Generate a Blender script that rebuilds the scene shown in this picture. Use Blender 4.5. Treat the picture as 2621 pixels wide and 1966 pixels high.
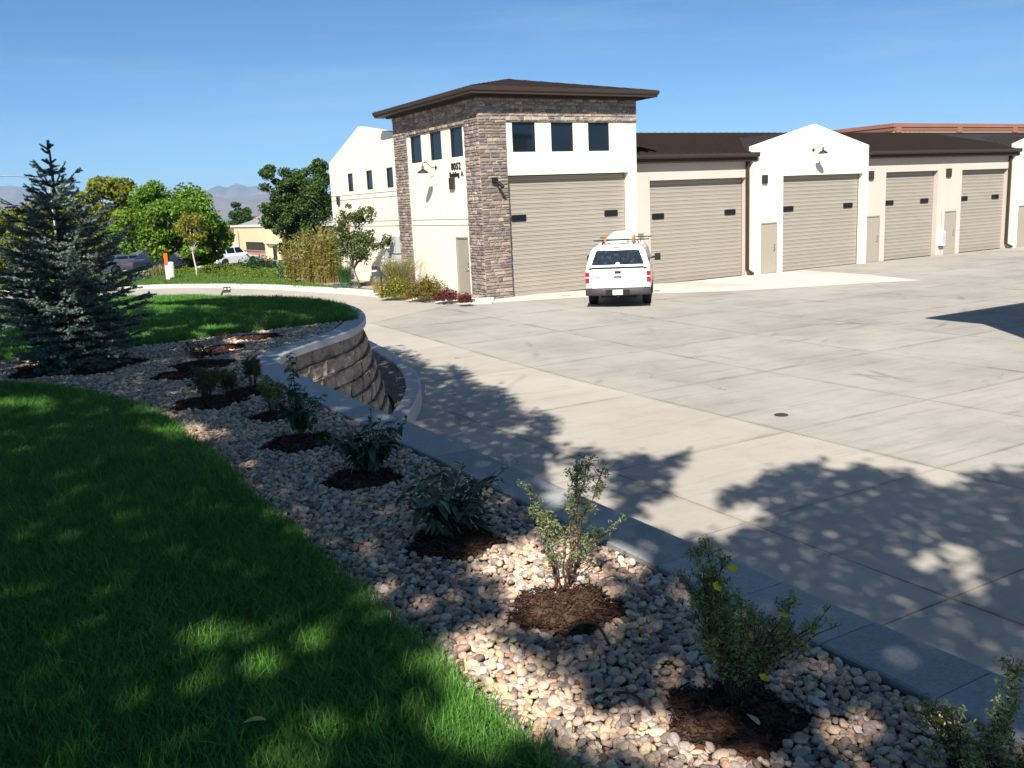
import bpy, bmesh, math, random
import numpy as np
from mathutils import Vector, Matrix, Euler
for o_ in list(bpy.data.objects): bpy.data.objects.remove(o_)
S = bpy.context.scene
RNG = np.random.default_rng(7); random.seed(7)
# ---------------------------------------------------------------- camera
CX, CY, FPX = 2621/2, 1966/2, 2354.4
YAW, PIT, ROL = math.radians(59.92), math.radians(-11.004), math.radians(-2.628)
fw = np.array([math.cos(PIT)*math.cos(YAW), math.cos(PIT)*math.sin(YAW), math.sin(PIT)])
rt = np.cross(fw, [0, 0, 1]); rt /= np.linalg.norm(rt); up = np.cross(rt, fw)
r2 = math.cos(ROL)*rt+math.sin(ROL)*up; u2 = -math.sin(ROL)*rt+math.cos(ROL)*up
RM = np.array([r2, -u2, fw])
cam = bpy.data.cameras.new('camera'); camo = bpy.data.objects.new('camera', cam); S.collection.objects.link(camo)
camo.matrix_world = Matrix(((r2[0], u2[0], -fw[0], 0), (r2[1], u2[1], -fw[1], 0), (r2[2], u2[2], -fw[2], 0), (0, 0, 0, 1)))
cam.lens = 36*FPX/2621; cam.sensor_width = 36; cam.clip_start = .1; cam.clip_end = 60000
S.camera = camo
# ---------------------------------------------------------------- light
SUN = np.array([.465, .60, -.65]); SUN /= np.linalg.norm(SUN)
S.world = bpy.data.worlds.new('World'); S.world.use_nodes = True
wn = S.world.node_tree; wn.nodes.clear()
sky = wn.nodes.new('ShaderNodeTexSky'); sky.sky_type = 'NISHITA'; sky.sun_disc = False
sky.sun_elevation = math.asin(-SUN[2]); sky.sun_rotation = math.atan2(-SUN[0], -SUN[1])
sky.altitude = 2600; sky.air_density = 1.0; sky.dust_density = 0.0; sky.ozone_density = 5.0
bg = wn.nodes.new('ShaderNodeBackground'); bg.inputs[1].default_value = 0.060
wo = wn.nodes.new('ShaderNodeOutputWorld')
tcw = wn.nodes.new('ShaderNodeTexCoord'); mpw = wn.nodes.new('ShaderNodeMapping'); mpw.inputs['Scale'].default_value = (1.2, 2.2, 14)
mpw.inputs['Rotation'].default_value = (.06, .05, .4)
nzw = wn.nodes.new('ShaderNodeTexNoise'); nzw.inputs['Scale'].default_value = 1.6; nzw.inputs['Detail'].default_value = 7; nzw.inputs['Roughness'].default_value = .62
crw = wn.nodes.new('ShaderNodeValToRGB'); crw.color_ramp.elements[0].position = .47; crw.color_ramp.elements[1].position = .78
crw.color_ramp.elements[1].color = (.30, .30, .30, 1)
mxw = wn.nodes.new('ShaderNodeMixRGB'); mxw.inputs[2].default_value = (7, 7.4, 8, 1)
wl = wn.links
wl.new(tcw.outputs['Generated'], mpw.inputs[0]); wl.new(mpw.outputs[0], nzw.inputs['Vector']); wl.new(nzw.outputs['Fac'], crw.inputs[0])
wl.new(crw.outputs[0], mxw.inputs[0]); wl.new(sky.outputs[0], mxw.inputs[1]); tnt = wn.nodes.new('ShaderNodeMixRGB'); tnt.blend_type = 'MULTIPLY'; tnt.inputs[0].default_value = 1; tnt.inputs[2].default_value = (.64, .86, .95, 1)
wl.new(mxw.outputs[0], tnt.inputs[1]); wl.new(tnt.outputs[0], bg.inputs[0]); wl.new(bg.outputs[0], wo.inputs[0])
sl = bpy.data.lights.new('sun', 'SUN'); sl.energy = 5.0; sl.angle = math.radians(.53); sl.color = (1, .945, .86)
slo = bpy.data.objects.new('sun', sl); S.collection.objects.link(slo)
slo.rotation_euler = Vector(SUN).to_track_quat('-Z', 'Y').to_euler(); slo.location = (-40, -50, 60)
S.view_settings.view_transform = 'Standard'; S.view_settings.look = 'None'; S.view_settings.exposure = 0.95; S.view_settings.gamma = 1
S.render.engine = 'CYCLES'
S.cycles.max_bounces = 6; S.cycles.diffuse_bounces = 2; S.cycles.transparent_max_bounces = 8
# ---------------------------------------------------------------- helpers
DS = 1.1849
def ray(dx, dy): return RM.T @ np.array([(dx*DS-CX)/FPX, (dy*DS-CY)/FPX, 1])
def G(dx, dy, z):                      # photograph pixel on the level z
    r = ray(dx, dy); r = r*(z/r[2]); return (r[0], r[1], z)
def PX(p):                             # world -> photograph pixel (2212 wide)
    c = RM @ np.array(p, float); return ((CX+FPX*c[0]/c[2])/DS, (CY+FPX*c[1]/c[2])/DS, c[2])
COL = S.collection
ORG = {}
def tag(o, label=None, cat=None, group=None, kind=None):
    if label: o['label'] = label
    if cat: o['category'] = cat
    if group: o['group'] = group
    if kind: o['kind'] = kind
    return o
def thing(name, label, cat, loc=(0, 0, 0), rz=0, group=None, world=True):
    o = bpy.data.objects.new(name, None); COL.objects.link(o); o.location = loc; o.rotation_euler = (0, 0, rz); o.empty_display_size = .2
    ORG[o] = Vector(loc) if world else Vector((0, 0, 0))
    return tag(o, label, cat, group)
def link(name, me, parent=None, loc=(0, 0, 0), rot=(0, 0, 0), scl=None):
    o = bpy.data.objects.new(name, me); COL.objects.link(o); o.location = loc; o.rotation_euler = rot
    if scl is not None: o.scale = scl
    if parent is not None:
        o.parent = parent; ORG[o] = ORG.get(parent, Vector((0, 0, 0)))
    else: ORG[o] = Vector((0, 0, 0))
    return o
def mesh(name, v, f, mat=None, smooth=False):
    me = bpy.data.meshes.new(name); me.from_pydata([tuple(map(float, q)) for q in v], [], [tuple(map(int, q)) for q in f])
    if mat is not None: me.materials.append(mat)
    if smooth: me.polygons.foreach_set('use_smooth', [True]*len(me.polygons))
    me.update(); return me
def npmesh(name, V, F, mat=None, smooth=False):     # V (n,3), F (m,k) with equal k
    me = bpy.data.meshes.new(name); n, (m, k) = len(V), F.shape
    me.vertices.add(n); me.vertices.foreach_set('co', np.ascontiguousarray(V, dtype=np.float32).ravel())
    me.loops.add(m*k); me.loops.foreach_set('vertex_index', np.ascontiguousarray(F, dtype=np.int32).ravel())
    me.polygons.add(m); me.polygons.foreach_set('loop_start', np.arange(0, m*k, k, dtype=np.int32)); me.polygons.foreach_set('loop_total', np.full(m, k, dtype=np.int32))
    me.update(calc_edges=True)
    if mat is not None: me.materials.append(mat)
    if smooth: me.polygons.foreach_set('use_smooth', [True]*m)
    return me
class MB:
    def __init__(s): s.v = []; s.f = []
    def poly(s, pts):
        n = len(s.v); s.v += [tuple(p) for p in pts]; s.f.append(tuple(range(n, n+len(pts)))); return s
    def add(s, v, f):
        n = len(s.v); s.v += [tuple(p) for p in v]; s.f += [tuple(i+n for i in q) for q in f]; return s
    def box(s, a, b, rz=0, c=None):
        x0, y0, z0 = a; x1, y1, z1 = b
        v = [(x0, y0, z0), (x1, y0, z0), (x1, y1, z0), (x0, y1, z0), (x0, y0, z1), (x1, y0, z1), (x1, y1, z1), (x0, y1, z1)]
        return s.add(v, [(0, 3, 2, 1), (4, 5, 6, 7), (0, 1, 5, 4), (1, 2, 6, 5), (2, 3, 7, 6), (3, 0, 4, 7)])
    def prism(s, pts, ax, d0, d1):     # polygon pts (2D) extruded along axis ax
        def P(p, d):
            q = list(p); q.insert(ax, d); return tuple(q)
        n = len(pts); v = [P(p, d0) for p in pts]+[P(p, d1) for p in pts]
        f = [tuple(range(n))[::-1], tuple(range(n, 2*n))]+[(i, (i+1) % n, n+(i+1) % n, n+i) for i in range(n)]
        return s.add(v, f)
    def tube(s, path, r, n=8, cap=True):
        P = [Vector(p) for p in path]; R = r if hasattr(r, '__len__') else [r]*len(P); rings = []; N = None
        for i, p in enumerate(P):
            t = (P[min(i+1, len(P)-1)]-P[max(i-1, 0)]).normalized()
            if N is None: N = t.orthogonal().normalized()
            else:
                N = (N-t*N.dot(t)); N = N.normalized() if N.length > 1e-6 else t.orthogonal().normalized()
            B = t.cross(N); rings.append([p+(N*math.cos(2*math.pi*k/n)+B*math.sin(2*math.pi*k/n))*R[i] for k in range(n)])
        v = [tuple(q) for g in rings for q in g]; f = []
        for i in range(len(P)-1):
            for k in range(n): f.append((i*n+k, i*n+(k+1) % n, (i+1)*n+(k+1) % n, (i+1)*n+k))
        if cap: f += [tuple(range(n))[::-1], tuple(range((len(P)-1)*n, len(P)*n))]
        return s.add(v, f)
    def lathe(s, prof, c, axis=(0, 0, 1), n=16):   # prof: (r, h)
        A = Vector(axis).normalized(); N = A.orthogonal().normalized(); B = A.cross(N); c = Vector(c); v = []
        for r, h in prof:
            for k in range(n): v.append(tuple(c+A*h+(N*math.cos(2*math.pi*k/n)+B*math.sin(2*math.pi*k/n))*max(r, 1e-4)))
        f = [(i*n+k, i*n+(k+1) % n, (i+1)*n+(k+1) % n, (i+1)*n+k) for i in range(len(prof)-1) for k in range(n)]
        return s.add(v, f)
    def loft(s, rings, caps=True):
        n = len(rings[0]); v = [p for g in rings for p in g]
        f = [(i*n+k, i*n+(k+1) % n, (i+1)*n+(k+1) % n, (i+1)*n+k) for i in range(len(rings)-1) for k in range(n)]
        if caps: f += [tuple(range(n))[::-1], tuple(range((len(rings)-1)*n, len(rings)*n))]
        return s.add(v, f)
    def build(s, name, mat, parent=None, smooth=False, bevel=0, seg=2, loc=None):
        O = ORG.get(parent, Vector((0, 0, 0))) if parent is not None else Vector(loc or (0, 0, 0))
        me = mesh(name, [(p[0]-O[0], p[1]-O[1], p[2]-O[2]) for p in s.v], s.f, mat, smooth)
        bm = bmesh.new(); bm.from_mesh(me); bmesh.ops.recalc_face_normals(bm, faces=bm.faces); bm.to_mesh(me); bm.free()
        o = link(name, me, parent)
        if parent is None: o.location = O
        if bevel:
            m = o.modifiers.new('bevel', 'BEVEL'); m.width = bevel; m.segments = seg; m.limit_method = 'ANGLE'; m.angle_limit = math.radians(40)
            me.polygons.foreach_set('use_smooth', [True]*len(me.polygons)); w = o.modifiers.new('wn', 'WEIGHTED_NORMAL'); w.keep_sharp = True
        return o
def spline(pts, step):                  # Catmull-Rom resampled at equal arc length
    P = np.array(pts, float); out = []
    for i in range(len(P)-1):
        a, b, c, d = P[max(i-1, 0)], P[i], P[i+1], P[min(i+2, len(P)-1)]
        for t in np.linspace(0, 1, 24, endpoint=False):
            out.append(.5*((2*b)+(c-a)*t+(2*a-5*b+4*c-d)*t*t+(3*b-a-3*c+d)*t**3))
    out.append(P[-1]); out = np.array(out); L = np.concatenate([[0], np.cumsum(np.linalg.norm(np.diff(out, axis=0), axis=1))])
    n = max(2, int(round(L[-1]/step))+1); q = np.linspace(0, L[-1], n)
    return np.stack([np.interp(q, L, out[:, k]) for k in range(out.shape[1])], 1)
def normals2(P):                        # right-hand normals of a 2D path
    t = np.gradient(P, axis=0); t /= np.linalg.norm(t, axis=1)[:, None]; return np.stack([t[:, 1], -t[:, 0]], 1)
# ---------------------------------------------------------------- materials
def mat(name, base, rough=.8, var=.12, scale=6, bump=0, bscale=40, spec=.3, metal=0, obj=0, isl=0, hue=None, coat=0, detail=4, coord='Position', mixcol=None, mixscale=1.2, mixpos=(.45, .65), stretch=None):
    m = bpy.data.materials.new(name); m.use_nodes = True; N = m.node_tree.nodes; L = m.node_tree.links
    b = N['Principled BSDF']; b.inputs['Roughness'].default_value = rough; b.inputs['Metallic'].default_value = metal
    b.inputs['Specular IOR Level'].default_value = spec; b.inputs['Coat Weight'].default_value = coat
    if coord == 'Position': vec = N.new('ShaderNodeNewGeometry').outputs['Position']
    else: vec = N.new('ShaderNodeTexCoord').outputs['Object']
    if stretch:
        mp = N.new('ShaderNodeMapping'); mp.inputs['Scale'].default_value = stretch; L.new(vec, mp.inputs[0]); vec = mp.outputs[0]
    nz = N.new('ShaderNodeTexNoise'); nz.inputs['Scale'].default_value = scale; nz.inputs['Detail'].default_value = detail; L.new(vec, nz.inputs['Vector'])
    hs = N.new('ShaderNodeHueSaturation'); hs.inputs['Color'].default_value = (*base, 1)
    src = None
    if mixcol:
        n2 = N.new('ShaderNodeTexNoise'); n2.inputs['Scale'].default_value = mixscale; n2.inputs['Detail'].default_value = 5; L.new(vec, n2.inputs['Vector'])
        cr = N.new('ShaderNodeValToRGB'); cr.color_ramp.elements[0].position, cr.color_ramp.elements[1].position = mixpos
        cr.color_ramp.elements[0].color = (*base, 1); cr.color_ramp.elements[1].color = (*mixcol, 1); L.new(n2.outputs['Fac'], cr.inputs[0]); L.new(cr.outputs[0], hs.inputs['Color'])
    mr = N.new('ShaderNodeMapRange'); mr.inputs[1].default_value = .25; mr.inputs[2].default_value = .75; mr.inputs[3].default_value = 1-var; mr.inputs[4].default_value = 1+var
    L.new(nz.outputs['Fac'], mr.inputs[0]); val = mr.outputs[0]
    for amt, kind in ((obj, 'o'), (isl, 'i')):
        if amt:
            rnd = N.new('ShaderNodeObjectInfo').outputs['Random'] if kind == 'o' else N.new('ShaderNodeNewGeometry').outputs['Random Per Island']
            r = N.new('ShaderNodeMapRange'); r.inputs[3].default_value = 1-amt; r.inputs[4].default_value = 1+amt; L.new(rnd, r.inputs[0])
            mu = N.new('ShaderNodeMath'); mu.operation = 'MULTIPLY'; L.new(val, mu.inputs[0]); L.new(r.outputs[0], mu.inputs[1]); val = mu.outputs[0]
            if hue:
                h = N.new('ShaderNodeMapRange'); h.inputs[3].default_value = .5-hue; h.inputs[4].default_value = .5+hue
                fr = N.new('ShaderNodeMath'); fr.operation = 'MULTIPLY'; fr.inputs[1].default_value = 7.31; L.new(rnd, fr.inputs[0])
                f2 = N.new('ShaderNodeMath'); f2.operation = 'FRACT'; L.new(fr.outputs[0], f2.inputs[0]); L.new(f2.outputs[0], h.inputs[0]); L.new(h.outputs[0], hs.inputs['Hue'])
    L.new(val, hs.inputs['Value']); L.new(hs.outputs[0], b.inputs['Base Color'])
    if bump:
        bn = N.new('ShaderNodeTexNoise'); bn.inputs['Scale'].default_value = bscale; bn.inputs['Detail'].default_value = 6; L.new(vec, bn.inputs['Vector'])
        bp = N.new('ShaderNodeBump'); bp.inputs['Strength'].default_value = bump; bp.inputs['Distance'].default_value = .02; L.new(bn.outputs['Fac'], bp.inputs['Height']); L.new(bp.outputs[0], b.inputs['Normal'])
    return m
def palette(name, cols, rough=.75, var=.15, scale=30, bump=.3, bscale=60, src='o', spec=.3, coord='Object'):
    m = mat(name, cols[0], rough, var, scale, bump, bscale, spec, coord=coord); N = m.node_tree.nodes; L = m.node_tree.links
    hs = next(n for n in N if n.type == 'HUE_SAT')
    rnd = N.new('ShaderNodeObjectInfo').outputs['Random'] if src == 'o' else N.new('ShaderNodeNewGeometry').outputs['Random Per Island']
    cr = N.new('ShaderNodeValToRGB'); cr.color_ramp.interpolation = 'CONSTANT'; e = cr.color_ramp.elements
    while len(e) < len(cols): e.new(.5)
    for i, c in enumerate(cols): e[i].position = i/len(cols); e[i].color = (*c, 1)
    L.new(rnd, cr.inputs[0]); L.new(cr.outputs[0], hs.inputs['Color']); return m
def leafmat(name, base, var=.35, hue=.02, trans=.35, rough=.55, isl=True, spec=.3, cols=None, obj=0):
    m = bpy.data.materials.new(name); m.use_nodes = True; N = m.node_tree.nodes; L = m.node_tree.links; b = N['Principled BSDF']; out = N['Material Output']
    b.inputs['Roughness'].default_value = rough; b.inputs['Specular IOR Level'].default_value = spec
    g = N.new('ShaderNodeNewGeometry'); rnd = g.outputs['Random Per Island'] if isl else N.new('ShaderNodeObjectInfo').outputs['Random']
    hs = N.new('ShaderNodeHueSaturation'); hs.inputs['Color'].default_value = (*base, 1)
    if cols:
        cr = N.new('ShaderNodeValToRGB'); e = cr.color_ramp.elements
        while len(e) < len(cols): e.new(.5)
        for i, c in enumerate(cols): e[i].position = i/max(1, len(cols)-1); e[i].color = (*c, 1)
        fm = N.new('ShaderNodeMath'); fm.operation = 'MULTIPLY'; fm.inputs[1].default_value = 3.7; ff = N.new('ShaderNodeMath'); ff.operation = 'FRACT'
        L.new(rnd, fm.inputs[0]); L.new(fm.outputs[0], ff.inputs[0]); L.new(ff.outputs[0], cr.inputs[0]); L.new(cr.outputs[0], hs.inputs['Color'])
    mr = N.new('ShaderNodeMapRange'); mr.inputs[3].default_value = 1-var; mr.inputs[4].default_value = 1+var; L.new(rnd, mr.inputs[0])
    val = mr.outputs[0]
    if obj:
        r = N.new('ShaderNodeMapRange'); r.inputs[3].default_value = 1-obj; r.inputs[4].default_value = 1+obj; L.new(N.new('ShaderNodeObjectInfo').outputs['Random'], r.inputs[0])
        mu = N.new('ShaderNodeMath'); mu.operation = 'MULTIPLY'; L.new(val, mu.inputs[0]); L.new(r.outputs[0], mu.inputs[1]); val = mu.outputs[0]
    L.new(val, hs.inputs['Value'])
    if hue:
        h = N.new('ShaderNodeMapRange'); h.inputs[3].default_value = .5-hue; h.inputs[4].default_value = .5+hue
        fr = N.new('ShaderNodeMath'); fr.operation = 'MULTIPLY'; fr.inputs[1].default_value = 13.7; f2 = N.new('ShaderNodeMath'); f2.operation = 'FRACT'
        L.new(rnd, fr.inputs[0]); L.new(fr.outputs[0], f2.inputs[0]); L.new(f2.outputs[0], h.inputs[0]); L.new(h.outputs[0], hs.inputs['Hue'])
    L.new(hs.outputs[0], b.inputs['Base Color'])
    t = N.new('ShaderNodeBsdfTranslucent'); mx = N.new('ShaderNodeMixShader'); mx.inputs[0].default_value = trans
    L.new(hs.outputs[0], t.inputs[0]); L.new(b.outputs[0], mx.inputs[1]); L.new(t.outputs[0], mx.inputs[2]); L.new(mx.outputs[0], out.inputs[0])
    return m
M = {}
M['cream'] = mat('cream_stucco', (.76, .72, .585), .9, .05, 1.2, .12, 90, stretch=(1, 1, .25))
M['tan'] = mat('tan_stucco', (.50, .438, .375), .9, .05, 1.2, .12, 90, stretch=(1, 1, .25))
M['door'] = mat('beige_steel', (.305, .277, .229), .5, .05, 1.1, .03, 8, spec=.4, obj=.03)
M['mandoor'] = mat('beige_door_paint', (.31, .28, .225), .5, .03, 2, spec=.4)
M['brown'] = mat('brown_metal', (.034, .024, .019), .55, .08, 3, spec=.25)
M['fascia'] = mat('brown_fascia', (.047, .034, .027), .5, .06, 3, spec=.2)
M['darkbox'] = mat('dark_bronze', (.03, .024, .02), .45, .1, 5, spec=.5)
M['black'] = mat('black_plastic', (.012, .012, .012), .5, .1, 5)
M['frame'] = mat('black_window_frame', (.012, .012, .013), .35, .1, 5, spec=.5)
M['glass'] = mat('dark_window_glass', (.006, .010, .016), .04, .2, 1, spec=.6)
M['metal'] = mat('satin_metal', (.55, .54, .52), .3, .05, 9, metal=1)
M['mortar'] = mat('pale_mortar', (.56, .50, .42), .95, .12, 25, .4, 80)
STC = [(.30, .235, .19), (.20, .155, .13), (.25, .20, .165), (.155, .135, .13), (.34, .27, .215), (.225, .19, .175), (.27, .215, .17), (.38, .31, .245), (.18, .15, .13), (.25, .22, .205)]
M['ledge'] = palette('ledge_stone', STC, .9, .35, 9, .8, 22)
M['ledge_i'] = palette('ledge_stone_joined', STC, .9, .35, 9, .8, 22, src='i')
M['concrete'] = mat('broom_concrete', (.43, .40, .345), .9, .10, 1.1, .12, 160, obj=.07, detail=9, mixcol=(.36, .335, .29), mixscale=.45)
M['apron'] = mat('pale_new_concrete', (.54, .51, .45), .9, .05, .6, .1, 120, mixcol=(.46, .43, .375), mixscale=.5)
M['joint'] = mat('joint_filler', (.055, .046, .034), .95, .3, 5)
M['curb'] = mat('curb_concrete', (.50, .48, .43), .9, .07, 2.5, .12, 110)
M['cap'] = mat('grey_cap_block', (.36, .355, .345), .92, .16, 60, .5, 170, obj=.16, detail=8)
M['capc'] = mat('pale_cap_concrete', (.47, .465, .45), .9, .10, 30, .3, 130, obj=.05, detail=8)
M['wblock'] = mat('split_face_block', (.35, .285, .23), .95, .32, 9, 1.0, 26, obj=.20, mixcol=(.20, .165, .145), mixscale=5, mixpos=(.52, .66))
PEB = [(0.614, 0.448, 0.314), (0.614, 0.471, 0.327), (0.414, 0.318, 0.257), (0.246, 0.199, 0.17), (0.614, 0.419, 0.274), (0.476, 0.358, 0.28), (0.614, 0.54, 0.458), (0.422, 0.281, 0.195), (0.309, 0.266, 0.231), (0.614, 0.498, 0.307), (0.573, 0.424, 0.323), (0.179, 0.134, 0.113), (0.614, 0.455, 0.359), (0.461, 0.281, 0.198)]
M['pebble'] = palette('river_pebble', PEB, .75, .35, 3.0, .35, 7)
M['chip'] = palette('gravel_chip', [(.25, .20, .17), (.17, .15, .14), (.32, .25, .20), (.21, .16, .14)], .9, .2, 60, .2, 100)
M['soil'] = mat('dark_soil', (.05, .04, .032), .95, .4, 20, .8, 60)
M['mulch'] = palette('wood_mulch', [(.05, .025, .015), (.028, .016, .011), (.09, .045, .025), (.02, .013, .01)], .9, .4, 40, .3, 80, src='i')
M['lawnsoil'] = mat('turf_base', (.040, .085, .018), .95, .4, 8, .8, 60)
M['grass'] = leafmat('grass_blade', (.095, .255, .038), .4, .02, .3, .5, obj=.22)
M['grassfar'] = leafmat('grass_tuft', (.10, .185, .030), .35, .025, .3, .6, obj=.2)
M['bark'] = mat('bark', (.11, .085, .065), .95, .3, 12, .9, 30, stretch=(1, 1, .3))
M['twig'] = mat('twig_bark', (.085, .045, .03), .8, .3, 20)
M['asphalt'] = mat('asphalt', (.085, .082, .08), .9, .15, 2, .3, 120)
M['road'] = mat('tan_road', (.27, .215, .175), .9, .1, .6, .2, 60)
M['plain'] = mat('dry_plain', (.16, .15, .085), .95, .3, .02, mixcol=(.09, .11, .05), mixscale=.008)
M['white'] = mat('white_paint', (.8, .8, .78), .35, .02, 3, spec=.5, coat=.3)
M['rubber'] = mat('tyre_rubber', (.018, .018, .018), .85, .2, 20, .2, 50)
def flat(name, c, rough=.5, **k): return mat(name, c, rough, .05, 4, **k)
def concrete(name, base, dirt, amt, obj, joints=True):
    m = mat(name, base, .88, .05, 1.3, .10, 170, obj=obj, detail=10); N = m.node_tree.nodes; L = m.node_tree.links
    hs = next(n for n in N if n.type == 'HUE_SAT'); gp = N.new('ShaderNodeNewGeometry').outputs['Position']
    def noise(scale, detail, stretch=None, rot=0, rough=.6):
        v = gp
        if stretch:
            mp = N.new('ShaderNodeMapping'); mp.inputs['Scale'].default_value = stretch; mp.inputs['Rotation'].default_value = (0, 0, rot); L.new(v, mp.inputs[0]); v = mp.outputs[0]
        n = N.new('ShaderNodeTexNoise'); n.inputs['Scale'].default_value = scale; n.inputs['Detail'].default_value = detail; n.inputs['Roughness'].default_value = rough; L.new(v, n.inputs['Vector']); return n.outputs['Fac']
    def ramp(f, a, b, lo=0., hi=1.):
        r = N.new('ShaderNodeMapRange'); r.interpolation_type = 'SMOOTHSTEP'; r.inputs[1].default_value = a; r.inputs[2].default_value = b; r.inputs[3].default_value = lo; r.inputs[4].default_value = hi; L.new(f, r.inputs[0]); return r.outputs[0]
    def math_(op, a, b):
        q = N.new('ShaderNodeMath'); q.operation = op
        for i, x in enumerate((a, b)):
            if hasattr(x, 'links'): L.new(x, q.inputs[i])
            else: q.inputs[i].default_value = x
        return q.outputs[0]
    big = ramp(noise(.28, 6), .42, .66)                      # broad soiled areas
    blot = ramp(noise(1.9, 8, rough=.7), .50, .72)           # blotches
    st1 = ramp(noise(1.0, 7, (.35, 3.2, 1), .5, .7), .52, .72)   # swept streaks in two directions
    st2 = ramp(noise(1.1, 7, (.3, 2.6, 1), -.7, .7), .54, .74)
    fine = ramp(noise(26, 3), .56, .72); st3 = ramp(noise(3.1, 6, (.22, 3.4, 1), .25, .72), .54, .70)
    vo = N.new('ShaderNodeTexVoronoi'); vo.feature = 'DISTANCE_TO_EDGE'; vo.inputs['Scale'].default_value = .16; dn = N.new('ShaderNodeTexNoise'); dn.inputs['Scale'].default_value = .9; dn.inputs['Detail'].default_value = 8
    va_ = N.new('ShaderNodeVectorMath'); va_.operation = 'MULTIPLY_ADD'; va_.inputs[1].default_value = (1.6, 1.6, 0); L.new(gp, dn.inputs['Vector']); L.new(dn.outputs['Color'], va_.inputs[0]); L.new(gp, va_.inputs[2]); L.new(va_.outputs[0], vo.inputs['Vector'])
    crack = math_('MULTIPLY', ramp(vo.outputs['Distance'], .0, .0022, 1., 0.), ramp(noise(.2, 3), .5, .6))
    # tyre arcs: thin bands on circles about a few turning points, broken up by noise
    arcs = None; sx = N.new('ShaderNodeSeparateXYZ'); L.new(gp, sx.inputs[0])
    for (cx, cy, r, w) in ((20, 9, 6.0, .11), (20, 9, 6.35, .10), (20, 9, 7.7, .12), (3, 22, 9.0, .12), (3, 22, 10.6, .13), (12, 2, 4.4, .10), (12, 2, 6.0, .12), (22, 14, 8.4, .14), (24, 24, 9.4, .13), (24, 24, 11.0, .12), (15, 30, 15.2, .15), (15, 30, 16.8, .15), (9.7, 1.4, 3.0, .1)):
        dx = math_('SUBTRACT', sx.outputs[0], cx); dy = math_('SUBTRACT', sx.outputs[1], cy)
        d = math_('SQRT', math_('ADD', math_('MULTIPLY', dx, dx), math_('MULTIPLY', dy, dy)), 0)
        a = ramp(math_('ABSOLUTE', math_('SUBTRACT', d, r), 0), .0, w, 1., 0.); arcs = a if arcs is None else math_('MAXIMUM', arcs, a)
    arcs = math_('MULTIPLY', arcs, ramp(noise(.5, 5), .5, .68))
    tot = math_('MULTIPLY', big, .30); tot = math_('ADD', tot, math_('MULTIPLY', blot, .20))
    tot = math_('ADD', tot, math_('MULTIPLY', math_('MAXIMUM', st1, st2), .30)); tot = math_('ADD', tot, math_('MULTIPLY', fine, .20)); tot = math_('ADD', tot, math_('MULTIPLY', st3, .28)); tot = math_('ADD', tot, math_('MULTIPLY', arcs, .55))
    tot = math_('MULTIPLY', tot, amt); tot = math_('ADD', tot, math_('MULTIPLY', crack, .8))
    if joints:                                               # grime washed into the saw cuts
        sg = N.new('ShaderNodeSeparateXYZ'); L.new(N.new('ShaderNodeTexCoord').outputs['Generated'], sg.inputs[0]); e = []
        for k, w in ((0, 3.2), (1, 3.5)): e.append(math_('MULTIPLY', math_('MINIMUM', sg.outputs[k], math_('SUBTRACT', 1.0, sg.outputs[k])), w))
        dj = math_('MINIMUM', e[0], e[1]); jn = math_('ADD', math_('MULTIPLY', ramp(dj, .0, .13, 1., 0.), ramp(noise(.9, 6), .42, .66, .03, .45)), math_('MULTIPLY', ramp(dj, .0, .025, 1., 0.), ramp(noise(.6, 4), .4, .6, .1, .4))); tot = math_('ADD', tot, jn)
    mx = N.new('ShaderNodeMixRGB'); mx.use_clamp = True; mx.inputs[1].default_value = (*base, 1); mx.inputs[2].default_value = (*dirt, 1); L.new(tot, mx.inputs[0]); L.new(mx.outputs[0], hs.inputs['Color'])
    return m
M['concrete'] = concrete('broom_concrete', (.352, .330, .292), (.175, .163, .145), 1.05, .05)
M['conc_near'] = concrete('broom_concrete_warm', (.405, .372, .320), (.22, .20, .172), .75, .04)
M['drive'] = concrete('driveway_concrete', (.39, .355, .30), (.25, .228, .195), .6, 0, False)
M['wcore'] = mat('block_core', (.15, .12, .10), .95, .2, 10)
M['kerb'] = mat('pale_kerb', (.55, .52, .455), .9, .06, 1.5, .1, 90)
M['farturf'] = mat('mown_turf', (.085, .15, .028), .95, .25, .8, .8, 40, mixcol=(.13, .155, .045), mixscale=.35)
M['bedrock'] = mat('tan_bed_gravel', (.36, .29, .21), .95, .4, 22, 1, 30)
M['red'] = flat('red_plastic', (.55, .04, .03)); M['redsign'] = flat('faded_red_sign', (.55, .25, .2))
M['greybox'] = flat('grey_enamel', (.38, .40, .41), .45); M['bulb'] = flat('frosted_bulb', (.75, .7, .55), .3)
M['sand'] = mat('sand_stucco', (.52, .40, .22), .9, .05, .3); M['terra'] = mat('terracotta_trim', (.27, .12, .085), .9, .08, .5); M['terra2'] = mat('dark_terracotta_trim', (.22, .10, .075), .9, .08, .5)
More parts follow.
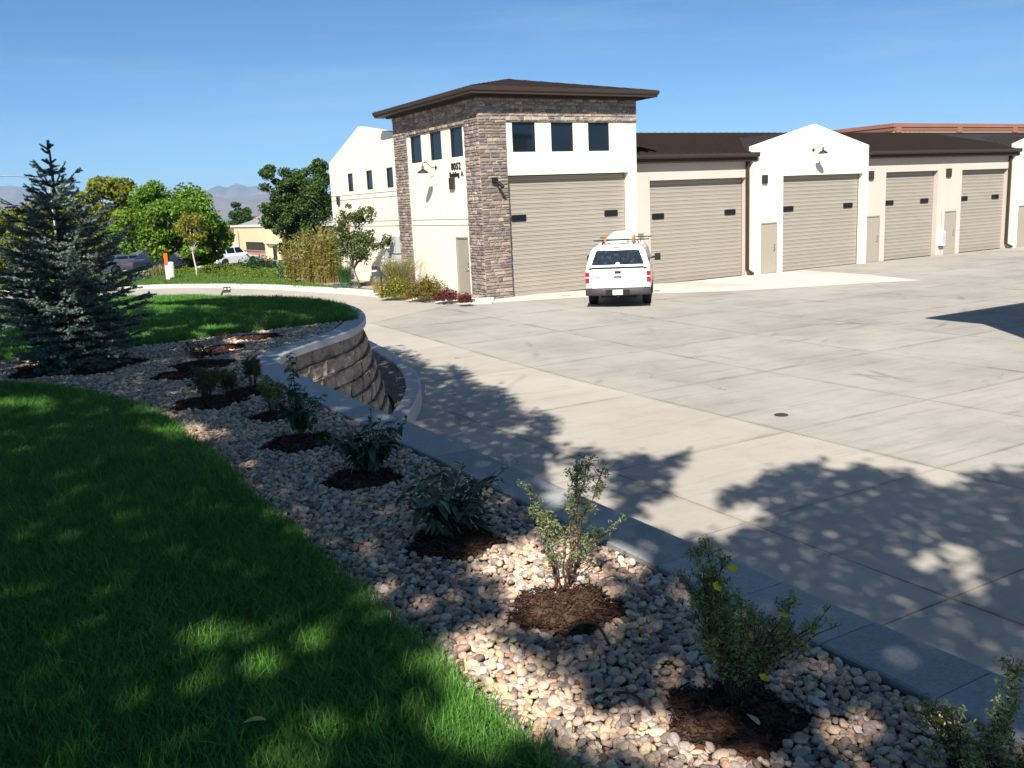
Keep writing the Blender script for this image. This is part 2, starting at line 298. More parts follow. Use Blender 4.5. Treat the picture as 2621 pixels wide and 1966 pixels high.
# ---------------------------------------------------------------- terrain
def ss(t): t = np.clip(t, 0, 1); return t*t*(3-2*t)
def pz(x, y): return -3.40+.2*float(np.clip((25-x)/7, 0, 1)*ss((y-13)/13))
LZ = -1.65
g = []; n = 96
def tz(y): return -3.12-.043*float(np.clip(y-60, 0, 170))     # ground falls away behind the far lawn
def GT(dx, dy, extra=0):
    r = ray(dx, dy); k = 60.
    for _ in range(60): k = (tz(r[1]*k)+extra)/r[2]*.5+k*.5
    return tuple(r[:2]*k)+(tz(r[1]*k)+extra,)
RR = (30, 55, 62, 75, 90, 120, 160, 200, 235, 400, 3000, 20000)
V = [(0, 0, -3.62)]+[(R*math.cos(2*math.pi*k/n), R*math.sin(2*math.pi*k/n), tz(R*math.sin(2*math.pi*k/n))-.5) for R in RR for k in range(n)]
F = [(0, 1+k, 1+(k+1) % n) for k in range(n)]+[(1+i*n+k, 1+(i+1)*n+k, 1+(i+1)*n+(k+1) % n, 1+i*n+(k+1) % n) for i in range(len(RR)-1) for k in range(n)]
tag(link('ground', mesh('ground', V, F, M['plain'])), kind='structure')
def vnoise(x, seed, oct=5, lac=2.1, gain=.5):
    r = np.random.default_rng(seed); x = np.asarray(x, float); out = 0; a = 1
    for _ in range(oct):
        tb = r.uniform(-1, 1, 4096); i = np.floor(x).astype(int); t = x-i; t = t*t*(3-2*t)
        out = out+a*(tb[i % 4096]*(1-t)+tb[(i+1) % 4096]*t); x = x*lac+17.3; a *= gain
    return out
def mountains(name, dist, prof, depth, mt, seed, rough):
    az = np.radians(np.linspace(60, 97, 260)); V = []; rows = 14
    px = np.array([PX((math.cos(a)*1000, math.sin(a)*1000, 0))[0] for a in az])
    crest = np.interp(px, [p[0] for p in prof], [p[1] for p in prof])*DS/FPX*dist
    for j in range(rows):
        t = j/(rows-1); d = dist-depth*(1-t)
        rid = vnoise(az*230+j*.35, seed+1, 4)*rough*(1-abs(2*t-1)*.6)
        for i, a in enumerate(az):
            h = crest[i]*(t**1.25)*(1+.0)+rid[i]*(0 if j == 0 else 1)*(.35 if j == rows-1 else 1)
            V.append((d*math.cos(a), d*math.sin(a), max(h, -3)-3))
    m = len(az); F = np.array([(j*m+i, j*m+i+1, (j+1)*m+i+1, (j+1)*m+i) for j in range(rows-1) for i in range(m-1)])
    o = link(name, npmesh(name, np.array(V), F, mt, True)); tag(o, kind='structure'); return o
M['mtn'] = mat('forested_slope', (.10, .105, .07), .95, .35, .004, mixcol=(.17, .13, .095), mixscale=.002)
M['mtn2'] = mat('bare_slope', (.20, .145, .11), .95, .3, .003, mixcol=(.11, .10, .07), mixscale=.0015)
mountains('mountains', 17000, [(-400, 70), (0, 76), (40, 78), (90, 66), (200, 40), (380, 38), (440, 52), (478, 66), (497, 60), (518, 69), (545, 60), (565, 62), (640, 45), (900, 30)], 3000, M['mtn'], 3, 26)
mountains('foothills', 12500, [(-400, 45), (0, 50), (60, 44), (120, 40), (300, 30), (420, 40), (450, 46), (490, 41), (520, 36), (560, 44), (600, 46), (700, 36), (900, 25)], 2500, M['mtn2'], 9, 22)
# ---- concrete yard: slabs on a filler bed
yard = tag(link('pavement', mesh('pavement', [(x, y, pz(x, y)-.045) for y in np.linspace(-14, 29.6, 30) for x in np.linspace(2.2, 60, 40)],
      [(j*40+i, j*40+i+1, (j+1)*40+i+1, (j+1)*40+i) for j in range(29) for i in range(39)], M['joint'], True)), kind='structure')
xl = [2.9, 6.72]+[9.9+3.18*k for k in range(16)]; yl = [-10.1, -7.7, -5.3, -2.9, -.5, 2.0, 4.43, 6.78, 9.2, 12.75, 16.3, 19.9, 23.5, 29.0]
for i in range(len(xl)-1):
    for j in range(len(yl)-1):
        x0, x1, y0, y1 = xl[i]+.0055, xl[i+1]-.0055, yl[j]+.0055, yl[j+1]-.0055
        if x0 < 5 and y1 > 11 and False: continue
        nx, ny = 5, 4; v = []
        for b in range(ny):
            for a in range(nx):
                x = x0+(x1-x0)*a/(nx-1); y = y0+(y1-y0)*b/(ny-1); v.append((x-x0, y-y0, pz(x, y)-pz(x0, y0)))
        f = [(b*nx+a, b*nx+a+1, (b+1)*nx+a+1, (b+1)*nx+a) for b in range(ny-1) for a in range(nx-1)]
        k = len(v); rim = [b for b in range(nx)]+[b*nx+nx-1 for b in range(1, ny)]+[(ny-1)*nx+a for a in range(nx-2, -1, -1)]+[b*nx for b in range(ny-2, 0, -1)]
        v += [(v[q][0], v[q][1], v[q][2]-.05) for q in rim]; f += [(rim[q], k+q, k+(q+1) % len(rim), rim[(q+1) % len(rim)]) for q in range(len(rim))]
        link('slab', mesh('slab', v, f, M['conc_near'] if xl[i] < 9 else M['concrete']), yard, (x0, y0, pz(x0, y0)))
def sheet(name, pts, zf, mt, kind='structure', sub=0, grid=None):
    me = bpy.data.meshes.new(name); bm = bmesh.new(); vs = [bm.verts.new((p[0], p[1], 0)) for p in pts]; bm.faces.new(vs)
    bmesh.ops.triangulate(bm, faces=bm.faces[:])
    if sub:
        bmesh.ops.subdivide_edges(bm, edges=bm.edges[:], cuts=sub, use_grid_fill=True)
    for v in bm.verts: v.co.z = zf(v.co.x, v.co.y)
    bmesh.ops.recalc_face_normals(bm, faces=bm.faces)
    if bm.faces[0].normal.z < 0: bmesh.ops.reverse_faces(bm, faces=bm.faces[:])
    bm.to_mesh(me); bm.free(); me.materials.append(mt); return tag(link(name, me), kind=kind)
sheet('apron', [(14.95, 26.95), (15.28, 27.35), (15.38, 28.02), (16.0, 28.05), (22.5, 28.35), (22.6, 28.93), (28.6, 28.93), (31.6, 28.6), (31.2, 24.9), (30.1, 21.6), (27.3, 22.9), (25.2, 23.7), (22.6, 24.4), (20.6, 25.2), (18.5, 25.6)], lambda x, y: pz(x, y)+.006, M['apron'], sub=3)
# rust-coloured run-off stain and tyre marks are thin stains in the material; drain cover
md = thing('drain_cover', 'small round cast iron drain cover set in the concrete yard', 'drain cover', (10.59, 9.97, pz(10.59, 9.97)))
m = MB(); m.lathe([(0, .010), (.08, .010), (.085, .006)], (10.59, 9.97, -3.4), n=24); m.build('lid', M['darkbox'], md)
m = MB(); m.lathe([(.086, .004), (.088, .012), (.104, .012), (.107, .001)], (10.59, 9.97, -3.4), n=24); m.build('rim', M['fascia'], md)
# ---- driveway to the left, kerb and far lawn
kpath = [(15.25, 27.3), (14.85, 27.55), (14.4, 28.6), (14.1, 30.5), (13.9, 32.3), (13.45, 35.0), (12.85, 37.7), (11.9, 41.2), (10.6, 44.3), (9.1, 46.7), (7.35, 48.5), (4.6, 50.6), (1.8, 52.6), (-.6, 55.2), (-2.2, 59), (-3.2, 68), (-4.4, 90), (-5.4, 110)]
KP = spline(kpath, .6); KN = -normals2(KP)      # KN points towards the driveway (left side of path)
if (KN[20] @ np.array([-1, -.3])) < 0: KN = -KN
DZ = lambda x, y: -3.2+.03*ss((y-30)/20)
drv = [(2.0, 20), (15.3, 22), (15.45, 28)]
def off(d, P=None, N=None): return (KP if P is None else P)+(KN if N is None else N)*d
inner = off(.0)
tri = [tuple(p) for p in inner[2:] if p[0] > 2.2]+[(1.6, 52.4), (1.0, 21), (2.5, 21), (10.5, 25.5)]
sheet('driveway', tri, lambda x, y: min(-3.195, pz(x, y)+.005) if y < 29 else -3.195, M['drive'])
def sweep(name, P, N, prof, mt, parent=None, smooth=False, z=None, bevel=0):
    rings = []
    for p, q in zip(P, N):
        zz = z(p[0], p[1]) if z else 0
        rings.append([(p[0]+q[0]*a, p[1]+q[1]*a, zz+b) for a, b in prof])
    mb = MB(); mb.loft(rings); return mb.build(name, mt, parent, smooth, bevel)
kz = lambda x, y: tz(y)-.08
tag(sweep('kerb', KP, KN, [(.62, -.1), (.62, .010), (.03, .035), (.0, .13), (-.16, .14), (-.16, -.1)], M['kerb'], z=kz), kind='structure')
back = off(-.14)
lawnpoly = [tuple(p) for p in back[3:] if p[1] < 64]+[(6, 63.5), (12.4, 61.5), (15.2, 60), (15.35, 46), (15.4, 28.6)]
far_lawn = sheet('far_lawn', lawnpoly, lambda x, y: -3.08, M['farturf'])
sheet('planting_bed', [(14.95, 27.9), (14.5, 29), (14.25, 30.8), (13.95, 33.2), (13.9, 34.6), (13.6, 37), (13.2, 40), (13.4, 43.2), (14.0, 46.3), (15.0, 47.5), (15.43, 45), (15.43, 28.1)], lambda x, y: -3.065, M['bedrock'])
def strip(name, x0, x1, y0, y1, dz, mt, ny=24):
    v = [(x, y, tz(y)+dz) for y in np.linspace(y0, y1, ny) for x in (x0, x1)]
    return tag(link(name, mesh(name, v, [(2*k, 2*k+1, 2*k+3, 2*k+2) for k in range(ny-1)], mt)), kind='structure')
strip('parking_lot', -3.0, 80, 61.5, 131, -.10, M['asphalt'])
strip('sidewalk', 12, 90, 131.02, 149, -.06, M['curb'])
v = [(-140, 20, -3.29), (1.3, 20, -3.29), (1.7, 52.3, -3.29)]+[(p[0], p[1], tz(p[1])-.17) for p in KP if p[1] > 53]+[(-6, 210, tz(210)-.17), (-140, 210, tz(210)-.17), (-140, 60, -3.29)]
mb = MB(); 
for k in range(2, len(v)-3): mb.poly([(-140, v[k][1], v[k][2]), v[k], v[k+1], (-140, v[k+1][1], v[k+1][2])])
mb.poly([(-140, 20, -3.29), v[1], v[2], (-140, v[2][1], -3.29)]); tag(mb.build('street', M['road']), kind='structure')
# ---- raised lawn, gravel bed
WT = [(2.83, -16), (2.83, -5), (2.83, 4), (2.83, 8.6), (2.84, 9.6), (2.93, 10.45), (3.2, 11.07), (3.62, 11.55), (4.12, 12.02), (4.6, 12.52), (5.03, 13.2), (5.40, 14.0), (5.69, 14.9), (5.86, 15.8), (5.88, 16.6), (5.72, 17.7), (5.2, 19.1), (4.3, 20.7), (3.0, 22.1), (.5, 23.3), (-6, 24.2), (-18, 24.6), (-30, 24.6)]
WP = spline(WT, .1); WN = normals2(WP)      # outward = right side of path
SPR = (.97, 12.0)
def lawn_edge():       # border of grass and gravel: near lawn (x<) and far lawn (y>)
    near = [(1.27, -16), (1.27, 2), (1.26, 5), (1.27, 7), (1.19, 8.4), (.97, 9.4), (.55, 10.5), (.1, 11.1), (-.5, 11.5), (-1.6, 11.8), (-4, 12.0)]
    farp = [(-4, 13.6), (-1.5, 13.35), (.3, 13.3), (1.9, 13.35), (2.8, 13.5), (3.7, 13.6), (4.3, 13.65), (4.78, 13.7)]
    return spline(near, .15), spline(farp, .15)
NE, FE = lawn_edge()
wt_in = WP-WN*.15
i_far = int(np.argmin(np.linalg.norm(wt_in-np.array([4.85, 13.75]), axis=1)))
near_lawn_poly = [tuple(p) for p in NE]+[(-30, 12.0), (-30, -16)]
far_lawn_poly = [tuple(p) for p in FE]+[tuple(p) for p in wt_in[i_far:]]+[(-30, 13.6)]
bed_poly = [tuple(p) for p in NE]+[tuple(p) for p in FE]+[tuple(p) for p in wt_in[:i_far+1][::-1]]
def inpoly(x, y, P):
    x = np.asarray(x, float); y = np.asarray(y, float); c = np.zeros(x.shape, bool); P = np.asarray(P); a = P[-1]
    for b in P:
        with np.errstate(divide='ignore', invalid='ignore'):
            hit = ((a[1] > y) != (b[1] > y)) & (x < (b[0]-a[0])*(y-a[1])/(b[1]-a[1])+a[0])
        c ^= hit; a = b
    return c
raised = tag(link('raised_lawn', mesh('raised_lawn', [(*p, LZ) for p in near_lawn_poly], [tuple(range(len(near_lawn_poly)))], M['lawnsoil'])), kind='structure')
raised2 = tag(link('lawn', mesh('lawn', [(*p, LZ+.005) for p in far_lawn_poly], [tuple(range(len(far_lawn_poly)))], M['lawnsoil'])), kind='structure')
bedz = LZ-.038
gbed = tag(link('gravel_bed', mesh('gravel_bed', [(*p, bedz) for p in bed_poly], [tuple(range(len(bed_poly)))], M['soil'])), kind='structure')
# lip of turf at the bed edge
def lip(name, P, d):
    N = normals2(P)*d; rings = [[(p[0], p[1], LZ+.004), (p[0]+q[0]*.02, p[1]+q[1]*.02, LZ-.02), (p[0]+q[0]*.02, p[1]+q[1]*.02, bedz-.05), (p[0]-q[0]*.08, p[1]-q[1]*.08, bedz-.05), (p[0]-q[0]*.08, p[1]-q[1]*.08, LZ+.002)] for p, q in zip(P, N)]
    m = MB(); m.loft(rings); return m
lip('lip', NE, 1).build('turf_edge', M['soil'], raised); lip('lip', FE, 1).build('turf_edge', M['soil'], raised2)
# ---- retaining wall
wall = thing('retaining_wall', 'curved brown split-face block retaining wall with grey cap around the raised lawn', 'retaining wall', (2.83, 4, -3.4))
CH = .2; TOPZ = LZ-.005; CAPH = .10
def resamp(P, s0, s1, n):
    L = np.concatenate([[0], np.cumsum(np.linalg.norm(np.diff(P, axis=0), axis=1))]); q = np.linspace(s0, s1, n)
    return np.stack([np.interp(q, L, P[:, k]) for k in (0, 1)], 1), L[-1]
_, WL = resamp(WP, 0, 1, 2)
def arc_of(pt): 
    L = np.concatenate([[0], np.cumsum(np.linalg.norm(np.diff(WP, axis=0), axis=1))]); return L[int(np.argmin(np.linalg.norm(WP-np.array(pt), axis=1)))]
s_a, s_b = arc_of((2.84, 9.3)), arc_of((4.3, 20.7))
def block_rings(s0, s1, z0, z1, outz, depth=.28, rough=.02, nu=5, nv=4):
    P, _ = resamp(WP, s0+.002, s1-.002, nu); 
    Nn = (P[-1]-P[0]); Nn = np.array([Nn[1], -Nn[0]])/np.linalg.norm(Nn)
    v = []; 
    for b in range(nv):
        tz = b/(nv-1); z = z0+.003+(z1-z0-.006)*tz
        for a in range(nu):
            ta = a/(nu-1); e = (1 if 0 < a < nu-1 else 0)*(1 if 0 < b < nv-1 else 0)
            o = outz-(.014 if not e else 0)+(random.uniform(-rough, rough) if e else random.uniform(-.006, .006))
            v.append((P[a][0]+Nn[0]*o, P[a][1]+Nn[1]*o, z))
    f = [(b*nu+a, b*nu+a+1, (b+1)*nu+a+1, (b+1)*nu+a) for b in range(nv-1) for a in range(nu-1)]
    k = len(v); rim = list(range(nu))+[b*nu+nu-1 for b in range(1, nv)]+[(nv-1)*nu+a for a in range(nu-2, -1, -1)]+[b*nu for b in range(nv-2, 0, -1)]
    v += [(v[q][0]-Nn[0]*depth, v[q][1]-Nn[1]*depth, v[q][2]) for q in rim]
    f += [(rim[q], rim[(q+1) % len(rim)], k+(q+1) % len(rim), k+q) for q in range(len(rim))]
    return v, f
BAT = .055
joined = MB()
for c in range(8):
    z1 = TOPZ-CAPH-c*CH; z0 = z1-CH
    if c == 7: z0 = -3.5
    s = -.23*(c % 2)
    while s < WL-.5:
        ln = .46
        v, f = block_rings(max(s, 0), s+ln, z0, z1, -.03+c*BAT)
        mid = s+ln/2
        if s_a < mid < s_b-1.5:
            v0 = v[0]; O = ORG[wall]; loc = (v0[0]-O[0], v0[1]-O[1], v0[2]-O[2])
            link('block', mesh('block', [(q[0]-v0[0], q[1]-v0[1], q[2]-v0[2]) for q in v], f, M['wblock'], True), wall, loc)
        elif mid < s_b+6: joined.add(v, f)
        s += ln
jb = joined.build('block_courses', M['wblock'], wall, True); tag(jb, kind='stuff')
# solid core behind the blocks so nothing shows through the joints
rings = []
for p, q in zip(WP[::4], WN[::4]):
    rings.append([(p[0]-q[0]*.075, p[1]-q[1]*.075, TOPZ-CAPH-.002), (p[0]+q[0]*.27, p[1]+q[1]*.27, -3.5), (p[0]-q[0]*.5, p[1]-q[1]*.5, -3.5), (p[0]-q[0]*.26, p[1]-q[1]*.26, TOPZ-CAPH-.004)])
m = MB(); m.loft(rings); m.build('core', M['wcore'], wall)
# caps: single blocks on the straight run, longer curved pieces round the bend
sj = arc_of((2.83, 2.22)) % .475
def cap_piece(s0, s1, mt, w0=.03, w1=-.285, n=4):
    P, _ = resamp(WP, s0+.0025, s1-.0025, n); N = normals2(P); rings = []
    jj = [random.uniform(-.004, .004) for _ in range(n)]
    for p, q, j in zip(P, N, jj):
        rings.append([(p[0]+q[0]*(w0+j-.008), p[1]+q[1]*(w0+j-.008), TOPZ), (p[0]+q[0]*(w0+j), p[1]+q[1]*(w0+j), TOPZ-.012), (p[0]+q[0]*(w0+j), p[1]+q[1]*(w0+j), TOPZ-CAPH), (p[0]+q[0]*w1, p[1]+q[1]*w1, TOPZ-CAPH), (p[0]+q[0]*w1, p[1]+q[1]*w1, TOPZ-.008), (p[0]+q[0]*(w1+.008), p[1]+q[1]*(w1+.008), TOPZ)])
    mb = MB(); mb.loft(rings); v0 = rings[0][0]; O = ORG[wall]
    me = mesh('cap', [(a[0]-v0[0], a[1]-v0[1], a[2]-v0[2]) for a in mb.v], mb.f, mt)
    bm = bmesh.new(); bm.from_mesh(me); bmesh.ops.recalc_face_normals(bm, faces=bm.faces); bm.to_mesh(me); bm.free()
    link('cap', me, wall, (v0[0]-O[0], v0[1]-O[1], v0[2]-O[2]))
s = sj; s_c = arc_of((2.83, 7.0))
while s < s_c: cap_piece(s, s+.475, M['cap']); s += .475
while s < WL-1: cap_piece(s, s+1.35, M['capc'], n=12); s += 1.35
# ---- low kerb ring with gravel wedge at the foot of the wall
cpath = [(8.05, 20.6), (7.9, 19.4), (7.72, 18.2), (7.5, 17.0), (7.15, 15.9), (6.72, 14.85), (6.2, 13.9), (5.55, 12.9), (4.9, 12.0), (4.2, 11.2), (3.55, 10.55)]
CP = spline(cpath, .25); CN = normals2(CP)
if (CN[10] @ np.array([1, -.2])) < 0: CN = -CN
tag(sweep('kerb_ring', CP, CN, [(.0, .0), (-.015, .26), (-.03, .275), (-.26, .275), (-.28, .26), (-.28, .0)], M['capc'], z=lambda x, y: pz(x, y)-.01), kind='structure')
wb = [(p[0]+q[0]*.40, p[1]+q[1]*.40) for p, q in zip(WP, WN)]
ia, ib = int(np.argmin(np.linalg.norm(np.array(wb)-np.array([3.5, 10.3]), axis=1))), int(np.argmin(np.linalg.norm(np.array(wb)-np.array([5.4, 20.3]), axis=1)))
wedge = [tuple(p-q*.25) for p, q in zip(CP, CN)]+[(p[0]-.1*0, p[1]) for p in wb[ia:ib]]
wedge_poly = [tuple(p-q*.25) for p, q in zip(CP, CN)]+list(wb[ia:ib])
def wz(x, y): return pz(x, y)+.20
gw = sheet('gravel_strip', wedge_poly, wz, M['soil'])
# ---------------------------------------------------------------- storage building
bld = thing('storage_building', 'cream storage building with stone-clad corner tower and row of beige overhead doors', 'building', (15.4, 28.08, -3.2))
def wallp(ax, c, u0, u1, z0, z1, holes=(), t=.25, top=None):
    """front skin at axis ax = c (facing minus), u along the other axis, with reveals round the holes; top = extra polygon [(u,z)..]"""
    us = sorted({u0, u1, *[h[0] for h in holes], *[h[1] for h in holes]}); zs = sorted({z0, z1, *[h[2] for h in holes], *[h[3] for h in holes]})
    mb = MB(); P = (lambda u, z, d=0: (c+d, u, z)) if ax == 0 else (lambda u, z, d=0: (u, c+d, z))
    for i in range(len(us)-1):
        for j in range(len(zs)-1):
            a, b, e, f = us[i], us[i+1], zs[j], zs[j+1]; mu, mz = (a+b)/2, (e+f)/2
            if any(h[0] < mu < h[1] and h[2] < mz < h[3] for h in holes): continue
            mb.poly([P(a, e), P(b, e), P(b, f), P(a, f)])
    for a, b, e, f in [h[:4] for h in holes]:
        for (p, q) in (((a, e), (b, e)), ((b, e), (b, f)), ((b, f), (a, f)), ((a, f), (a, e))):
            mb.poly([P(*p), P(*q), P(*q, t), P(*p, t)])
    if top: mb.poly([P(u, z) for u, z in top])
    return mb
CR, TN = M['cream'], M['tan']
# tower skins
tw_l = [(33.75, 32.77), (32.0, 31.05), (30.33, 29.38)]
hl = [(b, a, 1.76, 2.78) for a, b in tw_l]+[(29.34, 30.32, -3.3, -1.05)]
mb = wallp(0, 15.47, 29.1, 34.05, -3.4, 2.9, hl, .12)
for zz in (): pass
mb.build('wall', CR, bld)
hr = [(16.77, 17.71, 1.79, 2.80), (18.37, 19.31, 1.79, 2.80), (19.97, 20.91, 1.79, 2.80), (16.52, 21.77, -3.5, 1.01)]
mb = wallp(1, 28.16, 16.44, 22.15, -3.5, 2.9, hr, .27)
mb.box((22.15-.001, 28.16, -3.5), (22.149, 35.25, 3.7)); mb.build('wall', CR, bld)
m = MB(); m.poly([(22.15, 28.16, -3.5), (22.15, 35.25, -3.5), (22.15, 35.25, 3.7), (22.15, 28.16, 3.7)]); m.poly([(15.47, 35.24, 2), (22.15, 35.24, 2), (22.15, 35.24, 3.7), (15.47, 35.24, 3.7)]); m.build('wall', CR, bld)
# wing with parapet gable
hw = [(40.18, 40.83, .93, 1.73), (37.87, 38.57, .93, 1.74), (35.64, 36.33, .93, 1.74)]
mb = wallp(0, 15.475, 35.2, 43.17, -3.4, 2.32, hw, .1, top=[(35.2, 2.32), (43.17, 2.32), (39.08, 3.65), (35.2, 3.07)])
mb.poly([(15.475, 43.17, -3.4), (30, 43.17, -3.4), (30, 43.17, 2.32), (15.475, 43.17, 2.32)])
for (a, b) in (((35.2, 3.07), (39.08, 3.65)), ((39.08, 3.65), (43.17, 2.32))):
    mb.poly([(15.475, *a), (15.475, *b), (15.8, *b), (15.8, *a)])
mb.poly([(15.8, 35.2, 1.5), (15.8, 43.17, 1.5), (15.8, 43.17, 2.32), (15.8, 39.08, 3.65), (15.8, 35.2, 3.07)])
mb.build('wall', CR, bld)
# score lines: recessed reveals carried as thin dark inlays set into the stucco
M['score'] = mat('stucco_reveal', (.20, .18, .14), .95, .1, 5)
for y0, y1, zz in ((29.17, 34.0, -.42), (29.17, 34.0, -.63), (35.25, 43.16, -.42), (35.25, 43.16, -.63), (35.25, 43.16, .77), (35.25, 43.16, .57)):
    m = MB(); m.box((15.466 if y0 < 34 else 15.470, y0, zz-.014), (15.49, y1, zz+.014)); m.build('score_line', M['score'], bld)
# gables and bays
def gable(x0, x1, xa, doors, vents=()):
    sh, ap = 1.94, 2.84
    mb = wallp(1, 28.75, x0, x1, -3.6, sh, doors, .26, top=[(x0, sh), (x1, sh), (xa, ap)])
    for q in (x0, x1):
        mb.poly([(q, 28.75, -3.6), (q, 29.0, -3.6), (q, 29.0, sh), (q, 28.75, sh)])
    for a, b in (((x0, sh), (xa, ap)), ((xa, ap), (x1, sh))):
        mb.poly([(a[0], 28.75, a[1]), (b[0], 28.75, b[1]), (b[0], 29.0, b[1]), (a[0], 29.0, a[1])])
    mb.poly([(x0, 29.0, sh), (x1, 29.0, sh), (xa, 29.0, ap)]); mb.poly([(x0, 29.0, sh), (x1, 29.0, sh), (x1, 29.0, 1.2), (x0, 29.0, 1.2)])
    mb.build('wall', CR, bld)
    m = MB()          # metal cross-gable roof behind the parapet
    for s_, q in ((-1, x0), (1, x1)):
        m.poly([(q-s_*-.0, 28.99, 1.74), (xa, 28.99, 2.62), (xa, 33.35, 2.62), (q, 28.99+.25, 1.74)])
    rf = m.build('cross_roof', M['brown'], bld)
    for s_, q in ((-1, x0), (1, x1)):
        for k in range(8):
            t = k/8; a = Vector((xa+(q-xa)*t, 28.99+0, 2.62+(1.74-2.62)*t))
            pass
        for k in range(1, 9):
            y = 28.99+.47*k; t = 1-(y-29.24)/(33.35-29.24)
            if t <= .03: continue
            mm = MB(); mm.tube([(xa, y, 2.63), (xa+(q-xa)*t, y, 2.63-.88*t)], .018, 4); mm.build('seam', M['brown'], rf)
gable(28.75, 35.92, 32.42, [(30.50, 35.60, -3.7, .70), (29.2, 30.18, -3.7, -1.22)])
gable(47.25, 54.42, 50.9, [(49.0, 54.1, -3.7, .70), (47.75, 48.7, -3.7, -1.22)])
YB = 29.0
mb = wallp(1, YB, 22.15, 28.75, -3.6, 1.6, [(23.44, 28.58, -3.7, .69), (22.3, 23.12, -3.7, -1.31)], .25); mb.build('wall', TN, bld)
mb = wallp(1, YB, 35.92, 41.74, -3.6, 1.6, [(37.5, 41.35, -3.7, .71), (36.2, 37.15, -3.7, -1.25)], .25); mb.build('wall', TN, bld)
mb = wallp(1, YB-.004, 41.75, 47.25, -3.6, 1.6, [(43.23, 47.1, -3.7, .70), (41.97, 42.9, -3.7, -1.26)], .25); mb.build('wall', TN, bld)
# main roof, gutter, ridge
EV, RZ, EY, RY = 1.66, 2.97, 28.68, 34.9
m = MB(); RS = (RZ-EV)/(RY-EY)
for xa_, xb_, ye in ((22.15, 28.745, EY), (28.745, 35.925, 29.01), (35.925, 47.245, EY), (47.245, 54.43, 29.01), (54.43, 70, EY)): m.poly([(xa_, ye, EV+RS*(ye-EY)), (xb_, ye, EV+RS*(ye-EY)), (xb_, RY, RZ), (xa_, RY, RZ)])
m.poly([(22.15, RY, RZ), (70, RY, RZ), (70, 41.2, EV), (22.15, 41.2, EV)])
roof = m.build('roof', M['brown'], bld)
seam_me = None
for k in range(64):
    x = 22.4+.41*k
    if 28.6 < x < 36.0 or x > 47.2: y0 = None
    a, b = Vector((x, EY+.02, EV+.012)), Vector((x, RY, RZ+.012))
    if 28.75 < x < 35.92:
        t = abs(x-32.42)/3.6; a = a.lerp(b, max(0.0, (29.24+(33.35-29.24)*(1-t)-EY)/(RY-EY)))
    if x > 47.25:
        t = abs(x-50.9)/3.6
        if t < 1: a = a.lerp(b, max(0.0, (29.24+(33.35-29.24)*(1-t)-EY)/(RY-EY)))
    mm = MB(); mm.loft([[(p.x-.015, p.y, p.z-.02), (p.x+.015, p.y, p.z-.02), (p.x+.012, p.y, p.z+.055), (p.x-.012, p.y, p.z+.055)] for p in (a, b)]); mm.build('seam', M['brown'], roof)
m = MB(); m.box((22.15, RY-.12, RZ-.02), (70, RY+.12, RZ+.04)); m.build('ridge_cap', M['brown'], roof)
def gutter(x0, x1):
    m = MB(); m.prism([(EY+.02, 1.50), (EY-.09, 1.50), (EY-.13, 1.56), (EY-.13, 1.66), (EY-.15, 1.69), (EY-.11, 1.69), (EY-.10, 1.60), (EY+.02, 1.60)], 0, x0, x1); m.build('gutter', M['fascia'], bld)
    m = MB(); m.box((x0, EY+.02, 1.34), (x1, YB+.1, 1.50)); m.build('soffit', M['brown'], bld)
gutter(22.16, 28.95); gutter(35.93, 47.5)
m = MB(); m.prism([(EY, EV-.005), (YB+1, EV+.2), (YB+1, EV-.3), (EY, EV-.1)], 0, 22.16, 28.74); m.build('eave_board', M['brown'], bld)
m = MB(); m.prism([(EY, EV-.005), (YB+1, EV+.2), (YB+1, EV-.3), (EY, EV-.1)], 0, 35.93, 47.24); m.build('eave_board', M['brown'], bld)
for x in (28.60, 47.12):
    m = MB(); m.box((x-.06, YB-.13, -3.15), (x+.06, YB-.02, 1.5))
    m.add([(x-.06, YB-.13, -3.15), (x+.06, YB-.13, -3.15), (x+.06, YB-.02, -3.15), (x-.06, YB-.02, -3.15), (x-.06, YB-.45, -3.28), (x+.06, YB-.45, -3.28), (x+.06, YB-.4, -3.37), (x-.06, YB-.4, -3.37)], [(0, 1, 5, 4), (1, 2, 6, 5), (2, 3, 7, 6), (3, 0, 4, 7), (4, 5, 6, 7)]); m.build('downspout', M['fascia'], bld)
